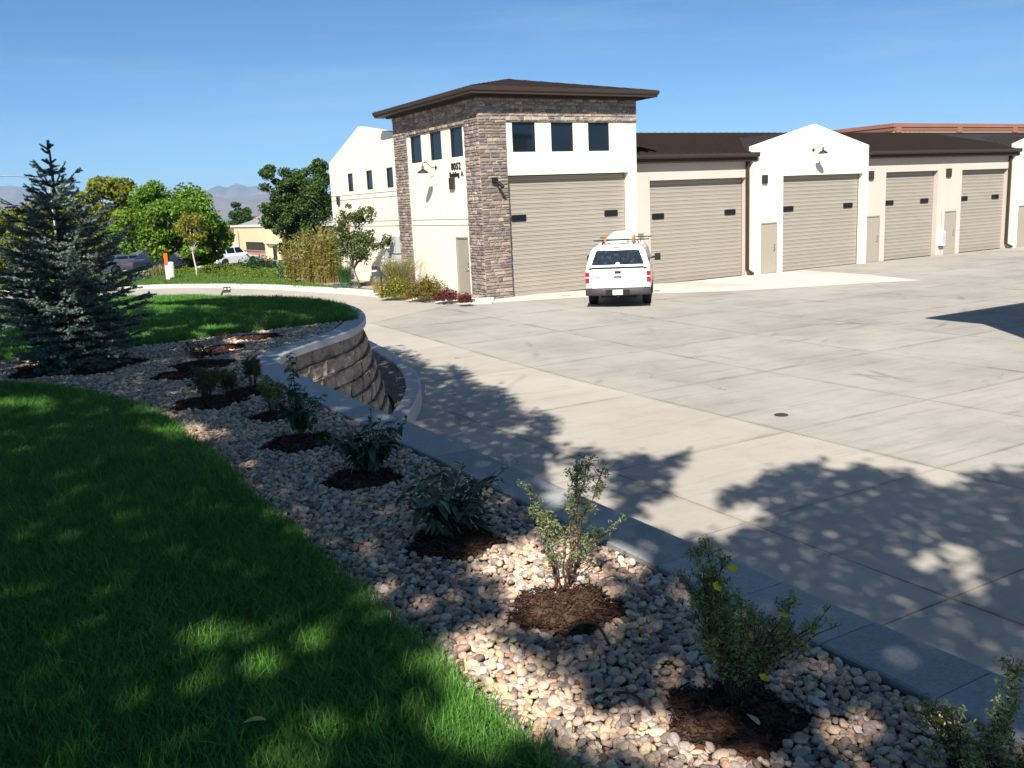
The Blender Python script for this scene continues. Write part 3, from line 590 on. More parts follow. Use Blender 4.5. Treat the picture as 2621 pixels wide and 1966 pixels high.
# doors
slat_cache = {}
def overhead(x0, x1, z0, z1, y, wins=True, n=None):
    m = MB(); m.box((x0-.15, y+.05, z0-.05), (x1+.15, y+.09, z1+.1)); d = m.build('overhead_door', M['black'], bld)
    n = int(round((z1-z0)/.165)); h = (z1-z0)/n; w = x1-x0
    key = (round(w, 2), round(h, 3))
    if key not in slat_cache:
        mb = MB(); hh = h-.010
        mb.prism([(.05, .0), (.006, .0), (0, .012), (0, hh*.55), (.012, hh*.62), (.012, hh*.70), (0, hh*.77), (0, hh-.012), (.006, hh), (.05, hh)], 0, 0, w)
        slat_cache[key] = mesh('panel', mb.v, mb.f, M['door'])
    for k in range(n):
        link('panel', slat_cache[key], d, (x0-ORG[bld].x, y-ORG[bld].y, z0+k*h-ORG[bld].z))
    m = MB(); m.box((x0, y-.006, z0-.02), (x1, y+.04, z0+.012)); m.build('bottom_seal', M['rubber'], d)
    if wins:
        for c in (x0+.49, x1-.65):
            zc = (-.47 if y < 28.6 else -.71)
            mm = MB()
            def rr(w, h, yy, r=.05): return [(c+sx*(w-r)+r*math.cos(a), yy, zc+sz*(h-r)+r*math.sin(a)) for sx, sz, a0 in ((1, 1, 0), (-1, 1, 90), (-1, -1, 180), (1, -1, 270)) for a in [math.radians(a0+t) for t in (0, 45, 90)]]
            mm.loft([rr(.31, .12, y+.02), rr(.31, .12, y-.018), rr(.265, .08, y-.018), rr(.265, .08, y-.004)], caps=False); w = mm.build('window', M['frame'], d)
            mm = MB(); mm.poly(rr(.268, .083, y-.006)); mm.build('pane', M['glass'], d)
overhead(16.56, 21.75, -3.23, .99, 28.42)
overhead(23.55, 28.56, -3.41, .68, 29.25)
overhead(30.60, 35.55, -3.39, .69, 29.0)
overhead(37.58, 41.33, -3.405, .70, 29.24)
overhead(43.30, 47.08, -3.405, .69, 29.235)
overhead(49.1, 54.0, -3.40, .69, 29.0)
def mandoor(ax, c, u0, u1, z0, z1, hside):
    P = (lambda u, d, z: (c+d, u, z)) if ax == 0 else (lambda u, d, z: (u, c+d, z))
    def bx(m, u0, u1, d0, d1, z0, z1):
        a, b = P(u0, d0, z0), P(u1, d1, z1); return m.box(tuple(map(min, a, b)), tuple(map(max, a, b)))
    m = MB(); bx(m, u0, u1, .03, .07, z0, z1); d = m.build('door', M['mandoor'], bld)
    m = MB(); bx(m, u0-.05, u0, -.006, .09, z0, z1+.05); bx(m, u1, u1+.05, -.006, .09, z0, z1+.05); bx(m, u0, u1, -.006, .09, z1, z1+.05); m.build('door_frame', M['mandoor'], d)
    hu = u0+.09 if hside < 0 else u1-.09; q = -1 if hside > 0 else 1
    m = MB(); bx(m, hu-.03, hu+.03, .018, .03, z0+.93, z0+1.12); m.tube([P(hu, .03, z0+1.0), P(hu, -.03, z0+1.0)], .012, 8); m.tube([P(hu, -.03, z0+1.0), P(hu+q*.12, -.035, z0+.995)], .011, 8); m.tube([P(hu, .03, z0+1.2), P(hu, .0, z0+1.2)], .03, 10); m.build('handle', M['metal'], d)
    for zz in (.25, 1.05, 1.85):
        m = MB(); ue = u1 if hside < 0 else u0; bx(m, ue-.012, ue+.012, -.012, .03, z0+zz, z0+zz+.1); m.build('hinge', M['mandoor'], d)
    return d
mandoor(0, 15.47, 29.39, 30.27, -3.19, -1.1, -1)
mandoor(1, 28.75, 29.25, 30.13, -3.38, -1.27, 1)
mandoor(1, YB, 22.35, 23.07, -3.36, -1.36, 1)
mandoor(1, YB, 36.25, 37.1, -3.40, -1.30, 1)
mandoor(1, YB-.004, 42.02, 42.85, -3.40, -1.31, 1)
mandoor(1, 28.75, 47.8, 48.65, -3.40, -1.27, 1)
for x, y in ((30.35, 28.75), (37.33, YB), (43.1, YB)):
    m = MB(); m.box((x-.045, y-.035, -2.2), (x+.045, y, -2.06)); r = m.build('keypad', M['white'], bld); m = MB(); m.box((x-.025, y-.042, -2.16), (x+.025, y-.034, -2.10)); m.build('button', M['darkbox'], r)
def window(ax, c, u0, u1, z0, z1, dep=.09, mull=None):
    P = (lambda u, d, z: (c+d, u, z)) if ax == 0 else (lambda u, d, z: (u, c+d, z))
    def bx(m, u0, u1, d0, d1, z0, z1):
        a, b = P(u0, d0, z0), P(u1, d1, z1); return m.box(tuple(map(min, a, b)), tuple(map(max, a, b)))
    m = MB(); t = .055; bx(m, u0, u1, .02, dep, z1-t, z1); bx(m, u0, u1, .02, dep, z0, z0+t); bx(m, u0, u0+t, .02, dep, z0+t, z1-t); bx(m, u1-t, u1, .02, dep, z0+t, z1-t); w = m.build('window', M['frame'], bld)
    m = MB(); m.poly([P(u0+t, dep-.02, z0+t), P(u1-t, dep-.02, z0+t), P(u1-t, dep-.02, z1-t), P(u0+t, dep-.02, z1-t)]); m.build('pane', M['glass'], w)
    m = MB(); bx(m, u1-t-.022, u1-t-.004, dep-.028, dep-.021, z0+t+.02, z1-t-.02); m.build('reflection_strip', M['metal'], w)  # light strip added in place of the frame's reflection in the glass
for h in hl[:3]: window(0, 15.47, *h[:4])
for h in hw: window(0, 15.475, *h[:4], dep=.08)
for h in hr[:3]: window(1, 28.16, *h[:4])
# wall lights (flat dark bronze boxes)
def wbox(ax, c, u0, u1, z0, z1, name='wall_light', mt='darkbox', d=.09):
    a = (c-d, u0, z0) if ax == 0 else (u0, c-d, z0); b = (c+.0, u1, z1) if ax == 0 else (u1, c+.0, z1)
    m = MB(); m.box(a, b); return m.build(name, M[mt], bld, bevel=.008)
lt = wbox(0, 15.47, 30.11, 30.46, .65, 1.06)
m = MB(); m.box((15.375, 30.22, .68), (15.381, 30.35, 1.03)); m.build('lens', M['fascia'], lt)
wbox(0, 15.475, 42.0, 42.3, .38, .76)
wbox(1, 28.75, 29.22, 29.52, .40, .76); wbox(1, YB, 36.26, 36.55, .40, .79); wbox(1, YB-.004, 41.93, 42.28, .39, .79)
sb = wbox(0, 15.475, 41.05, 41.25, -.85, -.57, 'alarm_strobe', 'red', .06)
wbox(0, 15.475, 40.6, 41.1, -1.95, -1.5, 'red_sign', 'redsign', .02)
# electric meter cabinets
for (a, b, e, f, d_) in ((35.3, 35.95, -1.75, -1.05, .22), (36.0, 36.55, -1.9, -1.3, .2), (35.35, 35.9, -2.45, -1.8, .22), (36.0, 36.7, -2.6, -1.95, .2)):
    c_ = wbox(0, 15.475, a, b, e, f, 'meter_cabinet', 'greybox', d_)
    for k in range(2):
        uu = a+(b-a)*(.3+.4*k); m = MB(); m.lathe([(.07, 0), (.07, .05), (.05, .08), (0, .085)], (15.475-d_, uu, (e+f)/2+.05), (-1, 0, 0), 12); m.build('meter', M['metal'], c_)
# fire extinguisher cabinet by bay
c_ = wbox(1, YB-.004, 41.50, 41.83, -2.93, -2.22, 'extinguisher_cabinet', 'white', .2)
m = MB(); m.box((41.62, YB-.212, -2.85), (41.80, YB-.2, -2.30)); m.build('panel', M['greybox'], c_)
# ---- stone cladding
def stone_layout(u0, u1, z0, z1):
    out = []; z = z0
    while z < z1-.03:
        h = random.choice((.08, .10, .12, .15)); h = min(h, z1-z)
        if z1-z-h < .05: h = z1-z
        u = u0
        while u < u1-.02:
            w = random.uniform(.13, .38)*(1.15 if h > .11 else 1)
            if u1-u-w < .12: w = u1-u
            if h > .13 and w < .28 and random.random() < .35:
                out.append((u, u+w, z, z+h*.5)); out.append((u, u+w, z+h*.5, z+h))
            else: out.append((u, u+w, z, z+h))
            u += w
        z += h
    return out
def unit_stone(seed):
    r = random.Random(seed); v = []; j = lambda a: r.uniform(-a, a); b = .07
    for (u, z) in ((0, 0), (1, 0), (1, 1), (0, 1)): v.append((u, 0.0, z))
    for (u, z) in ((0, 0), (1, 0), (1, 1), (0, 1)): v.append((u+j(.02), -.55+j(.1), z+j(.04)))
    for (u, z) in ((b, b*1.6), (1-b, b*1.6), (1-b, 1-b*1.6), (b, 1-b*1.6)): v.append((u+j(.03), -1+j(.18), z+j(.06)))
    f = []
    for a in (0, 4):
        for k in range(4): f.append((a+k, a+(k+1) % 4, a+4+(k+1) % 4, a+4+k))
    v.append((.5+j(.2), -1.12+j(.15), .5+j(.2))); f += [(8+k, 8+(k+1) % 4, 12) for k in range(4)]
    return v, f
USV = [unit_stone(k) for k in range(10)]; UST = [mesh('stone', v, f, M['ledge']) for v, f in USV]
pier = MB()
pier.box((15.443, 28.12, -3.3), (15.52, 29.16, 3.62)); pier.box((15.45, 28.123, -3.3), (16.48, 28.2, 3.615))
pier = pier.build('stone_pier', M['mortar'], bld)
ven = MB(); back_ = MB(); back_.box((15.443, 29.17, 2.82), (15.52, 34.0, 3.615)); back_.box((15.442, 34.01, -3.3), (15.52, 35.24, 3.61)); back_.box((16.49, 28.123, 2.83), (22.15, 28.2, 3.61))
back_.build('mortar_backing', M['mortar'], bld)
cnt = 0
faces = [(1, 15.42, 16.50, -3.2, 3.6, True), (0, 28.10, 29.17, -3.2, 3.6, True), (0, 29.17, 34.0, 2.82, 3.6, False), (0, 34.0, 35.24, -3.2, 3.6, False), (1, 16.5, 22.14, 2.84, 3.6, False)]
for ax, u0, u1, z0, z1, main in faces:
    for (a, b, e, f) in stone_layout(u0, u1, z0, z1):
        k = random.randrange(10); g = .009; dep = random.uniform(.032, .055); w, h = b-a-2*g, f-e-2*g
        if main and cnt < 300 and e < 3.0:
            O = ORG[bld]
            if ax == 1: o = link('stone', UST[k], pier, (a+g-O.x, 28.126-O.y, e+g-O.z), (0, 0, 0), (w, dep, h))
            else: o = link('stone', UST[k], pier, (15.446-O.x, b-g-O.y, e+g-O.z), (0, 0, -math.pi/2), (w, dep, h))
            cnt += 1
        else:
            v, ff = USV[k]
            vv = [((a+g+q[0]*w, 28.126+q[1]*dep, e+g+q[2]*h) if ax == 1 else (15.446+q[1]*dep, b-g-q[0]*w, e+g+q[2]*h)) for q in v]
            ven.add(vv, ff)
tag(ven.build('stone_veneer', M['ledge_i'], bld), kind='stuff')
m = MB(); m.box((16.42, 28.13, 2.80), (22.15, 28.155, 2.835)); m.box((15.44, 29.16, 2.785), (15.465, 34.02, 2.815)); m.build('stone_ledge', M['score'], bld)
# ---- tower roof
X0, X1, Y0, Y1, AZ = 14.9, 22.72, 27.57, 35.80, 4.72
ap = (18.81, 31.69, AZ)
m = MB(); e4 = [(X0, Y0, 3.87), (X1, Y0, 3.87), (X1, Y1, 3.87), (X0, Y1, 3.87)]
for k in range(4): m.poly([e4[k], e4[(k+1) % 4], ap])
troof = m.build('roof', M['brown'], bld)
def seam(a, b, r=.032):
    mm = MB(); mm.tube([a, b], r, 4); mm.build('seam', M['brown'], troof)
for k in range(1, 18):
    t = k/18; x = X0+(X1-X0)*t; q = 1-abs(2*t-1); seam((x, Y0+.02, 3.885), (x, Y0+(ap[1]-Y0)*q, 3.885+(AZ-3.87)*q))
    y = Y0+(Y1-Y0)*t; seam((X0+.02, y, 3.885), (X0+(ap[0]-X0)*q, y, 3.885+(AZ-3.87)*q))
for c in e4: seam((c[0], c[1], 3.88), ap, .03)
m = MB()
for a, b, dx, dy in ((e4[0], e4[1], 0, -1), (e4[1], e4[2], 1, 0), (e4[2], e4[3], 0, 1), (e4[3], e4[0], -1, 0)): pass
prof = [(.0, 3.66), (.0, 3.72), (-.045, 3.76), (-.06, 3.88), (-.035, 3.89), (.06, 3.875), (.06, 3.66)]
ring = []
for o_, z in prof: ring.append([(X0+o_, Y0+o_, z), (X1-o_, Y0+o_, z), (X1-o_, Y1-o_, z), (X0+o_, Y1-o_, z)])
m.loft(ring+[ring[0]], caps=False); m.build('fascia', M['fascia'], bld)
m = MB(); m.poly([(X0+.02, Y0+.02, 3.67), (X1-.02, Y0+.02, 3.67), (X1-.02, Y1-.02, 3.67), (X0+.02, Y1-.02, 3.67)]); m.box((X0+.35, Y0+.35, 3.6), (X1-.35, Y1-.35, 3.665)); m.build('soffit', M['brown'], bld)
# ---- lettering
def text3(name, body, size, loc, rot, mt, parent, ext=.015, space=1.0, bold=.0):
    cu = bpy.data.curves.new(name, 'FONT'); cu.body = body; cu.size = size; cu.extrude = ext; cu.space_character = space; cu.offset = bold
    ob = bpy.data.objects.new(name, cu); COL.objects.link(ob); dg = bpy.context.evaluated_depsgraph_get(); me = bpy.data.meshes.new_from_object(ob.evaluated_get(dg)); bpy.data.objects.remove(ob)
    me.materials.clear(); me.materials.append(mt); o = link(name, me, parent); O = ORG.get(parent, Vector((0, 0, 0))) if parent else Vector((0, 0, 0))
    o.location = Vector(loc)-O; o.rotation_euler = rot; return o
rotL = (math.pi/2, 0, -math.pi/2)
text3('house_number', '8052', .34, (15.452, 30.33, 1.33), rotL, M['black'], bld, .012, 1.12, .005)
text3('building_name', 'Building  A', .245, (15.452, 30.50, 1.085), rotL, M['black'], bld, .010, 1.0, .004)
# ---- gooseneck wall lamps and flood light
def goose(label, base, nrm, sc=1.0):
    t = thing('gooseneck_lamp', label, 'wall lamp', base); b = Vector(base); n_ = Vector(nrm); z = Vector((0, 0, 1))
    m = MB(); m.lathe([(0, .0), (.075, .0), (.075, .02), (.03, .045)], b, nrm, 14); m.build('wall_plate', M['darkbox'], t, True)
    pts = [(.0, 0), (.10, 0), (.2, .02), (.29, .09), (.36, .165), (.43, .19), (.50, .175), (.54, .12), (.55, .04)]
    P = spline([tuple(b+n_*p[0]+z*p[1]) for p in pts], .03); m = MB(); m.tube([tuple(p) for p in P], .014, 8); m.build('arm', M['darkbox'], t, True)
    c = b+n_*.55+z*(-.02)
    m = MB(); m.lathe([(.022, .09), (.04, .08), (.045, -.02), (.07, -.05), (.15, -.09), (.205, -.14), (.215, -.175), (.205, -.172), (.14, -.105), (.05, -.06)], c, (0, 0, 1), 24); m.build('shade', M['darkbox'], t, True)
    m = MB(); m.lathe([(.02, -.05), (.045, -.12), (.05, -.16), (.03, -.195), (0, -.205)], c, (0, 0, 1), 12); m.build('bulb', M['bulb'], t, True)
    return t
goose('dark gooseneck lamp on the cream tower wall beside the number 8052', (15.47, 31.59, 1.49), (-1, 0, 0))
goose('dark gooseneck lamp high on the cream gable above an overhead door', (32.30, 28.75, 1.76), (0, -1, 0))
t = thing('flood_light', 'small black flood light fixed to the stone tower corner', 'flood light', (15.93, 28.08, .87))
m = MB(); m.box((15.83, 27.98, .75), (16.03, 28.07, .95)); m.build('mount', M['black'], t, bevel=.01)
m = MB(); m.tube([(15.93, 27.98, .82), (16.0, 27.86, .74)], .025, 8); m.build('arm', M['black'], t)
m = MB(); m.tube([(15.98, 27.90, .78), (16.06, 27.70, .60)], .06, 10); m.build('head', M['black'], t)
# ---- opposite building whose roof throws the shadow at the edge of the yard
ob = thing('opposite_building', 'cream tower of the opposite storage building with brown hip roof', 'building', (16.9, 7.85, -3.4))
m = MB(); m.box((16.9, -.5, -3.5), (30, 7.85, 3.95)); m.build('wall', CR, ob)
m = MB(); e = [(16.12, -1.2, 4.0), (30.6, -1.2, 4.0), (30.6, 8.42, 4.0), (16.12, 8.42, 4.0)]
m.box((16.12, -1.2, 3.86), (30.6, 8.42, 4.0)); 
rf = m.build('fascia', M['fascia'], ob)
m = MB(); r1, r2_ = (20.9, 3.6, 5.0), (25.8, 3.6, 5.0); e = [(p[0], p[1], 4.004) for p in e]
m.poly([e[0], e[1], r2_, r1]); m.poly([e[1], e[2], r2_]); m.poly([e[2], e[3], r1, r2_]); m.poly([e[3], e[0], r1]); m.build('roof', M['brown'], ob)
m = MB(); m.box((18.5, 7.86, -3.42), (23.5, 7.9, 1)); m.build('overhead_door', M['door'], ob)
for x in (18.2, 20, 21.8): m = MB(); m.box((x, 7.86, 1.8), (x+.95, 7.9, 2.8)); m.build('window', M['frame'], ob)
# ---- building behind the row
fb = thing('commercial_building', 'tan flat-roofed building with red-brown parapet band behind the storage row', 'building', (78.4, 62, -3.4))
m = MB(); m.box((78.4, 60, -3.5), (150, 95, 5.35)); m.build('wall', M['sand'], fb)
m = MB(); m.box((78.25, 59.85, 5.7), (150, 95.1, 6.05)); m.build('cornice', M['terra'], fb)
m = MB(); m.box((78.32, 59.92, 5.35), (150, 95.05, 5.7)); m.build('parapet', M['terra2'], fb)
for x in (79, 88.5, 98, 107.5, 117): m = MB(); m.box((x-.35, 59.8, -3.5), (x+.35, 59.99, 5.69)); m.build('pilaster', M['terra'], fb)
# ---------------------------------------------------------------- scatter (geometry nodes, for what nobody could count)
def variants(name, meshes):
    c = bpy.data.collections.new(name)
    for i, me in enumerate(meshes):
        o = bpy.data.objects.new(name+'_%02d' % i, me); c.objects.link(o)
    return c
def scatter(name, P, ROT, SC, IDX, coll, parent=None, mt=None):
    me = bpy.data.meshes.new(name); me.vertices.add(len(P)); me.vertices.foreach_set('co', np.ascontiguousarray(P, dtype=np.float32).ravel())
    a = me.attributes.new('rot', 'FLOAT_VECTOR', 'POINT'); a.data.foreach_set('vector', np.ascontiguousarray(ROT, dtype=np.float32).ravel())
    a = me.attributes.new('scl', 'FLOAT_VECTOR', 'POINT'); a.data.foreach_set('vector', np.ascontiguousarray(SC, dtype=np.float32).ravel())
    a = me.attributes.new('idx', 'INT', 'POINT'); a.data.foreach_set('value', np.ascontiguousarray(IDX, dtype=np.int32))
    o = link(name, me, parent); ng = bpy.data.node_groups.new(name, 'GeometryNodeTree')
    ng.interface.new_socket('Geometry', in_out='INPUT', socket_type='NodeSocketGeometry'); ng.interface.new_socket('Geometry', in_out='OUTPUT', socket_type='NodeSocketGeometry')
    N, L = ng.nodes, ng.links; gi, go = N.new('NodeGroupInput'), N.new('NodeGroupOutput'); ci = N.new('GeometryNodeCollectionInfo'); ci.inputs[0].default_value = coll; ci.inputs[1].default_value = True; ci.inputs[2].default_value = True
    ip = N.new('GeometryNodeInstanceOnPoints'); ip.inputs['Pick Instance'].default_value = True
    def at(nm, ty):
        n = N.new('GeometryNodeInputNamedAttribute'); n.data_type = ty; n.inputs[0].default_value = nm; return n.outputs[0]
    e2r = N.new('FunctionNodeEulerToRotation'); L.new(at('rot', 'FLOAT_VECTOR'), e2r.inputs[0])
    L.new(gi.outputs[0], ip.inputs['Points']); L.new(ci.outputs[0], ip.inputs['Instance']); L.new(at('idx', 'INT'), ip.inputs['Instance Index']); L.new(e2r.outputs[0], ip.inputs['Rotation']); L.new(at('scl', 'FLOAT_VECTOR'), ip.inputs['Scale']); L.new(ip.outputs[0], go.inputs[0])
    mo = o.modifiers.new('scatter', 'NODES'); mo.node_group = ng; tag(o, kind='stuff'); return o
# pebbles
def pebble(seed, sub=2):
    r = np.random.default_rng(seed); bm = bmesh.new(); bmesh.ops.create_icosphere(bm, subdivisions=sub, radius=1)
    d = r.normal(size=(9, 3)); d /= np.linalg.norm(d, axis=1)[:, None]; am = r.uniform(-.18, .22, 9); cut = r.uniform(.60, .95, 9)
    for v in bm.verts:
        p = np.array(v.co); k = 1+sum(a*max(0, float(p @ q))**2 for a, q in zip(am, d)); p = p*k
        for q, c in zip(d, cut):
            h = float(p @ q)
            if h > c: p = p-q*(h-c)*.88
        v.co = p
    me = bpy.data.meshes.new('stone'); bm.to_mesh(me); bm.free(); me.materials.append(M['pebble']); me.polygons.foreach_set('use_smooth', [True]*len(me.polygons)); return me
PB = [pebble(100+k) for k in range(12)]
MUL = [(1.96, 3.02, .235), (1.95, 2.03, .22), (2.27, 1.30, .18), (1.94, 4.0, .24), (1.98, 5.36, .24), (1.96, 6.55, .27), (1.75, 8.6, .33), (2.24, 8.85, .27), (2.10, 7.6, .22), (2.2, 10.95, .36), (1.85, 10.4, .3), (2.75, 12.2, .28), (2.5, 11.85, .25), (3.38, 12.9, .33), (.97, 12.0, .72)]
def mulched(x, y):
    r = np.zeros(np.shape(x), bool)
    for a, b, c in MUL: r |= ((x-a)**2+(y-b)**2 < (c*(1+.12*np.sin(5*np.arctan2(y-b, x-a)+a*9)))**2)
    return r
def pebbles(region, spacing, smin, smax, z, seed, layers=1):
    r = np.random.default_rng(seed); P = np.asarray(region); x0, y0 = P.min(0); x1, y1 = P.max(0); x0 = max(x0, -2.5); y0 = max(y0, .6)
    xs, ys = np.meshgrid(np.arange(x0, x1, spacing), np.arange(y0, y1, spacing*.866)); xs = xs+spacing*.5*(np.arange(xs.shape[0]) % 2)[:, None]
    xs = (xs+r.uniform(-.32, .32, xs.shape)*spacing).ravel(); ys = (ys+r.uniform(-.32, .32, ys.shape)*spacing).ravel()
    k = inpoly(xs, ys, P) & ~mulched(xs, ys); xs, ys = xs[k], ys[k]; n = len(xs); s = smin+(smax-smin)*r.beta(1.6, 3.0, n)
    SC = np.stack([s*r.uniform(1.0, 1.5, n), s*r.uniform(.75, 1.0, n), s*r.uniform(.5, .8, n)], 1)
    ROT = np.stack([r.normal(0, .35, n), r.normal(0, .35, n), r.uniform(0, 6.28, n)], 1)
    return np.stack([xs, ys, z+SC[:, 2]*.55+r.uniform(-.006, .012, n)], 1), ROT, SC, r.integers(0, 12, n)
def cat(*L): return [np.concatenate(q) for q in zip(*L)]
peb_poly = [tuple(p) for p in NE]+[tuple(p) for p in FE]+[tuple(p) for p in (WP-WN*.325)[:i_far+1][::-1]]
A1 = pebbles(peb_poly, .028, .0112, .0255, bedz+.003, 1); A2 = pebbles(peb_poly, .043, .0118, .030, bedz+.013, 2)
P, R_, SC_, I_ = cat(A1, A2)
m_ = P[:, 1] < 15; P, R_, SC_, I_ = P[m_], R_[m_], SC_[m_], I_[m_]
# the 300 that show largest become single stones
pc = (P @ RM.T); u = (CX+FPX*pc[:, 0]/pc[:, 2]); v = (CY+FPX*pc[:, 1]/pc[:, 2]); vis = (pc[:, 2] > .3) & (u > 5) & (u < 2616) & (v > 5) & (v < 1960)
big = np.where(vis & (P[:, 2] > bedz+.02), SC_[:, 0]*SC_[:, 1]/np.maximum(pc[:, 2], .2)**2, 0); top = np.argsort(-big)[:300]
for i in top: link('stone', PB[I_[i]], gbed, tuple(P[i]), tuple(R_[i]), tuple(SC_[i]))
rest = np.ones(len(P), bool); rest[top] = False
PC = variants('pebble', PB)
scatter('gravel', P[rest], R_[rest], SC_[rest], I_[rest], PC, gbed)
print('pebbles', len(P))
# small chips in the strip at the foot of the wall
CHM = []
for k in range(6):
    me = pebble(300+k, 1); me.materials.clear(); me.materials.append(M['chip']); me.polygons.foreach_set('use_smooth', [False]*len(me.polygons)); CHM.append(me)
Q = pebbles(wedge_poly, .032, .013, .028, 0, 5); zz = np.array([wz(x, y) for x, y in Q[0][:, :2]])+.008; Q[0][:, 2] = zz
scatter('gravel', *Q[:3], Q[3] % 6, variants('chip', CHM), gw)
# mulch rings
def mulch(x, y, r0, seed, big_=1.0):
    r = np.random.default_rng(seed); n = 26; v = [(x, y, LZ-.008)]; f = []
    for ri, fr in enumerate((.4, .75, 1.04)):
        for k in range(n):
            a = 2*math.pi*k/n; rr = r0*fr*(1+.12*math.sin(5*a+x*9)); v.append((x+rr*math.cos(a), y+rr*math.sin(a), [LZ-.004, LZ-.012, bedz-.01][ri]+r.uniform(-.006, .008)))
    f = [(0, 1+k, 1+(k+1) % n) for k in range(n)]+[(1+i*n+k, 1+(i+1)*n+k, 1+(i+1)*n+(k+1) % n, 1+i*n+(k+1) % n) for i in range(2) for k in range(n)]
    m = MB(); m.add(v, f)
    for _ in range(int(1500*(r0/.28)**1.5)):      # shredded chips
        a = r.uniform(0, 6.28); rr = r0*math.sqrt(r.uniform(0, 1.0))*(1+.12*math.sin(5*a+x*9)); c = np.array([x+rr*math.cos(a), y+rr*math.sin(a), LZ-.004-.012*(rr/r0)+r.uniform(0, .014)])
        t = r.normal(size=3)*[1, 1, .35]; t /= np.linalg.norm(t); ln = r.uniform(.006, .028); w = np.cross(t, r.normal(size=3)); w /= np.linalg.norm(w); w *= r.uniform(.0015, .004)
        m.add([c-t*ln-w, c+t*ln-w, c+t*ln+w, c-t*ln+w], [(0, 1, 2, 3)])
    o = m.build('mulch', M['mulch'], gbed, False); tag(o, kind='stuff')
for k, (x, y, r0) in enumerate(MUL): mulch(x, y, r0, 40+k)
# ---- grass
def tuft(seed, n, rad, hmin, hmax, w, mt, lean=.5, seg=3):
    r = np.random.default_rng(seed); V = []; F = []
    for _ in range(n):
        a = r.uniform(0, 6.28); d = rad*math.sqrt(r.uniform()); b = np.array([d*math.cos(a), d*math.sin(a), -.005]); h = r.uniform(hmin, hmax); th = r.uniform(0, 6.28)
        dr = np.array([math.cos(th), math.sin(th), 0]); sd = np.array([-math.sin(th+r.uniform(-.6, .6)), math.cos(th), 0])*w*r.uniform(.7, 1.3); ln = h*lean*r.uniform(.2, 1.3); k = len(V)
        for s_ in range(seg):
            t = s_/seg; p = b+dr*ln*t*t+np.array([0, 0, h*t*(1-.15*t)]); V += [p-sd*(1-.5*t), p+sd*(1-.5*t)]
        V.append(b+dr*ln+np.array([0, 0, h*.84]))
        for s_ in range(seg-1): F.append((k+2*s_, k+2*s_+1, k+2*s_+3, k+2*s_+2))
        F.append((k+2*seg-2, k+2*seg-1, k+2*seg))
    return mesh('tuft', V, F, mt, True)
T1 = variants('blades', [tuft(k, 34, .075, .045, .10, .0016, M['grass'], .75) for k in range(6)])
def grass(name, region, spacing, parent, z, seed, coll, nv, smin=.8, smax=1.25, cond=None, hmul=1):
    r = np.random.default_rng(seed); P = np.asarray(region); x0, y0 = P.min(0); x1, y1 = P.max(0)
    xs, ys = np.meshgrid(np.arange(x0, x1, spacing), np.arange(y0, y1, spacing)); xs = (xs+r.uniform(-.5, .5, xs.shape)*spacing).ravel(); ys = (ys+r.uniform(-.5, .5, ys.shape)*spacing).ravel()
    k = inpoly(xs, ys, P)
    if cond is not None: k &= cond(xs, ys)
    xs, ys = xs[k], ys[k]; n = len(xs); s = r.uniform(smin, smax, n); pat = 1+.18*np.sin(xs*2.1+np.sin(ys*1.7)*1.3)*np.sin(ys*1.3+.7)
    SC = np.stack([s, s, s*pat*hmul], 1); ROT = np.stack([r.normal(0, .10, n), r.normal(0, .10, n), r.uniform(0, 6.28, n)], 1)
    print(name, n); return scatter(name, np.stack([xs, ys, np.full(n, z)], 1), ROT, SC, r.integers(0, nv, n), coll, parent)
def view(margin):        # keep what the photograph or a step aside could show
    return lambda x, y: (np.degrees(np.arctan2(y, x)) > 25-margin) & (np.degrees(np.arctan2(y, x)) < 93+margin)
cl = [(-1.8, 1.2)]+[tuple(p) for p in NE if p[1] > 1.2 and p[0] > -1.8]+[(-1.8, 11.8)]
grass('grass', [p for p in cl if True], .034, raised, LZ, 1, T1, 6, cond=lambda x, y: (y < 6) & view(10)(x, y))
grass('grass', [p for p in cl if True], .042, raised, LZ, 2, T1, 6, smin=.9, smax=1.35, cond=lambda x, y: (y >= 6) & (y < 12) & (x > -1.8))
T1c = variants('long_blades', [tuft(30+k, 9, .09, .08, .125, .0019, M['grass'], .9, 4) for k in range(5)])
grass('grass', [p for p in cl if True], .12, raised, LZ, 7, T1c, 5, smin=.7, smax=1.2, cond=lambda x, y: (y < 8) & view(10)(x, y))
far2 = [tuple(p) for p in FE if p[0] > -3]+[tuple(p) for p in wt_in[i_far:] if p[0] > -3]
T1b = variants('blades_mid', [tuft(50+k, 40, .11, .05, .105, .0028, M['grass'], .6) for k in range(5)])
grass('grass', far2, .072, raised2, LZ, 3, T1b, 5, cond=lambda x, y: y < 24)
T2 = variants('tuft_far', [tuft(80+k, 46, .30, .05, .13, .008, M['grassfar'], .5, 2) for k in range(5)])
grass('grass', [q for q in lawnpoly if q[0] > -6], .21, far_lawn, -3.08, 4, T2, 5, cond=lambda x, y: ~inpoly(x, y, [(15.0, 27.5), (13.6, 34.6), (13.1, 40), (13.3, 43.4), (13.9, 47.5), (16, 48), (16, 27)]) & (x > -5))
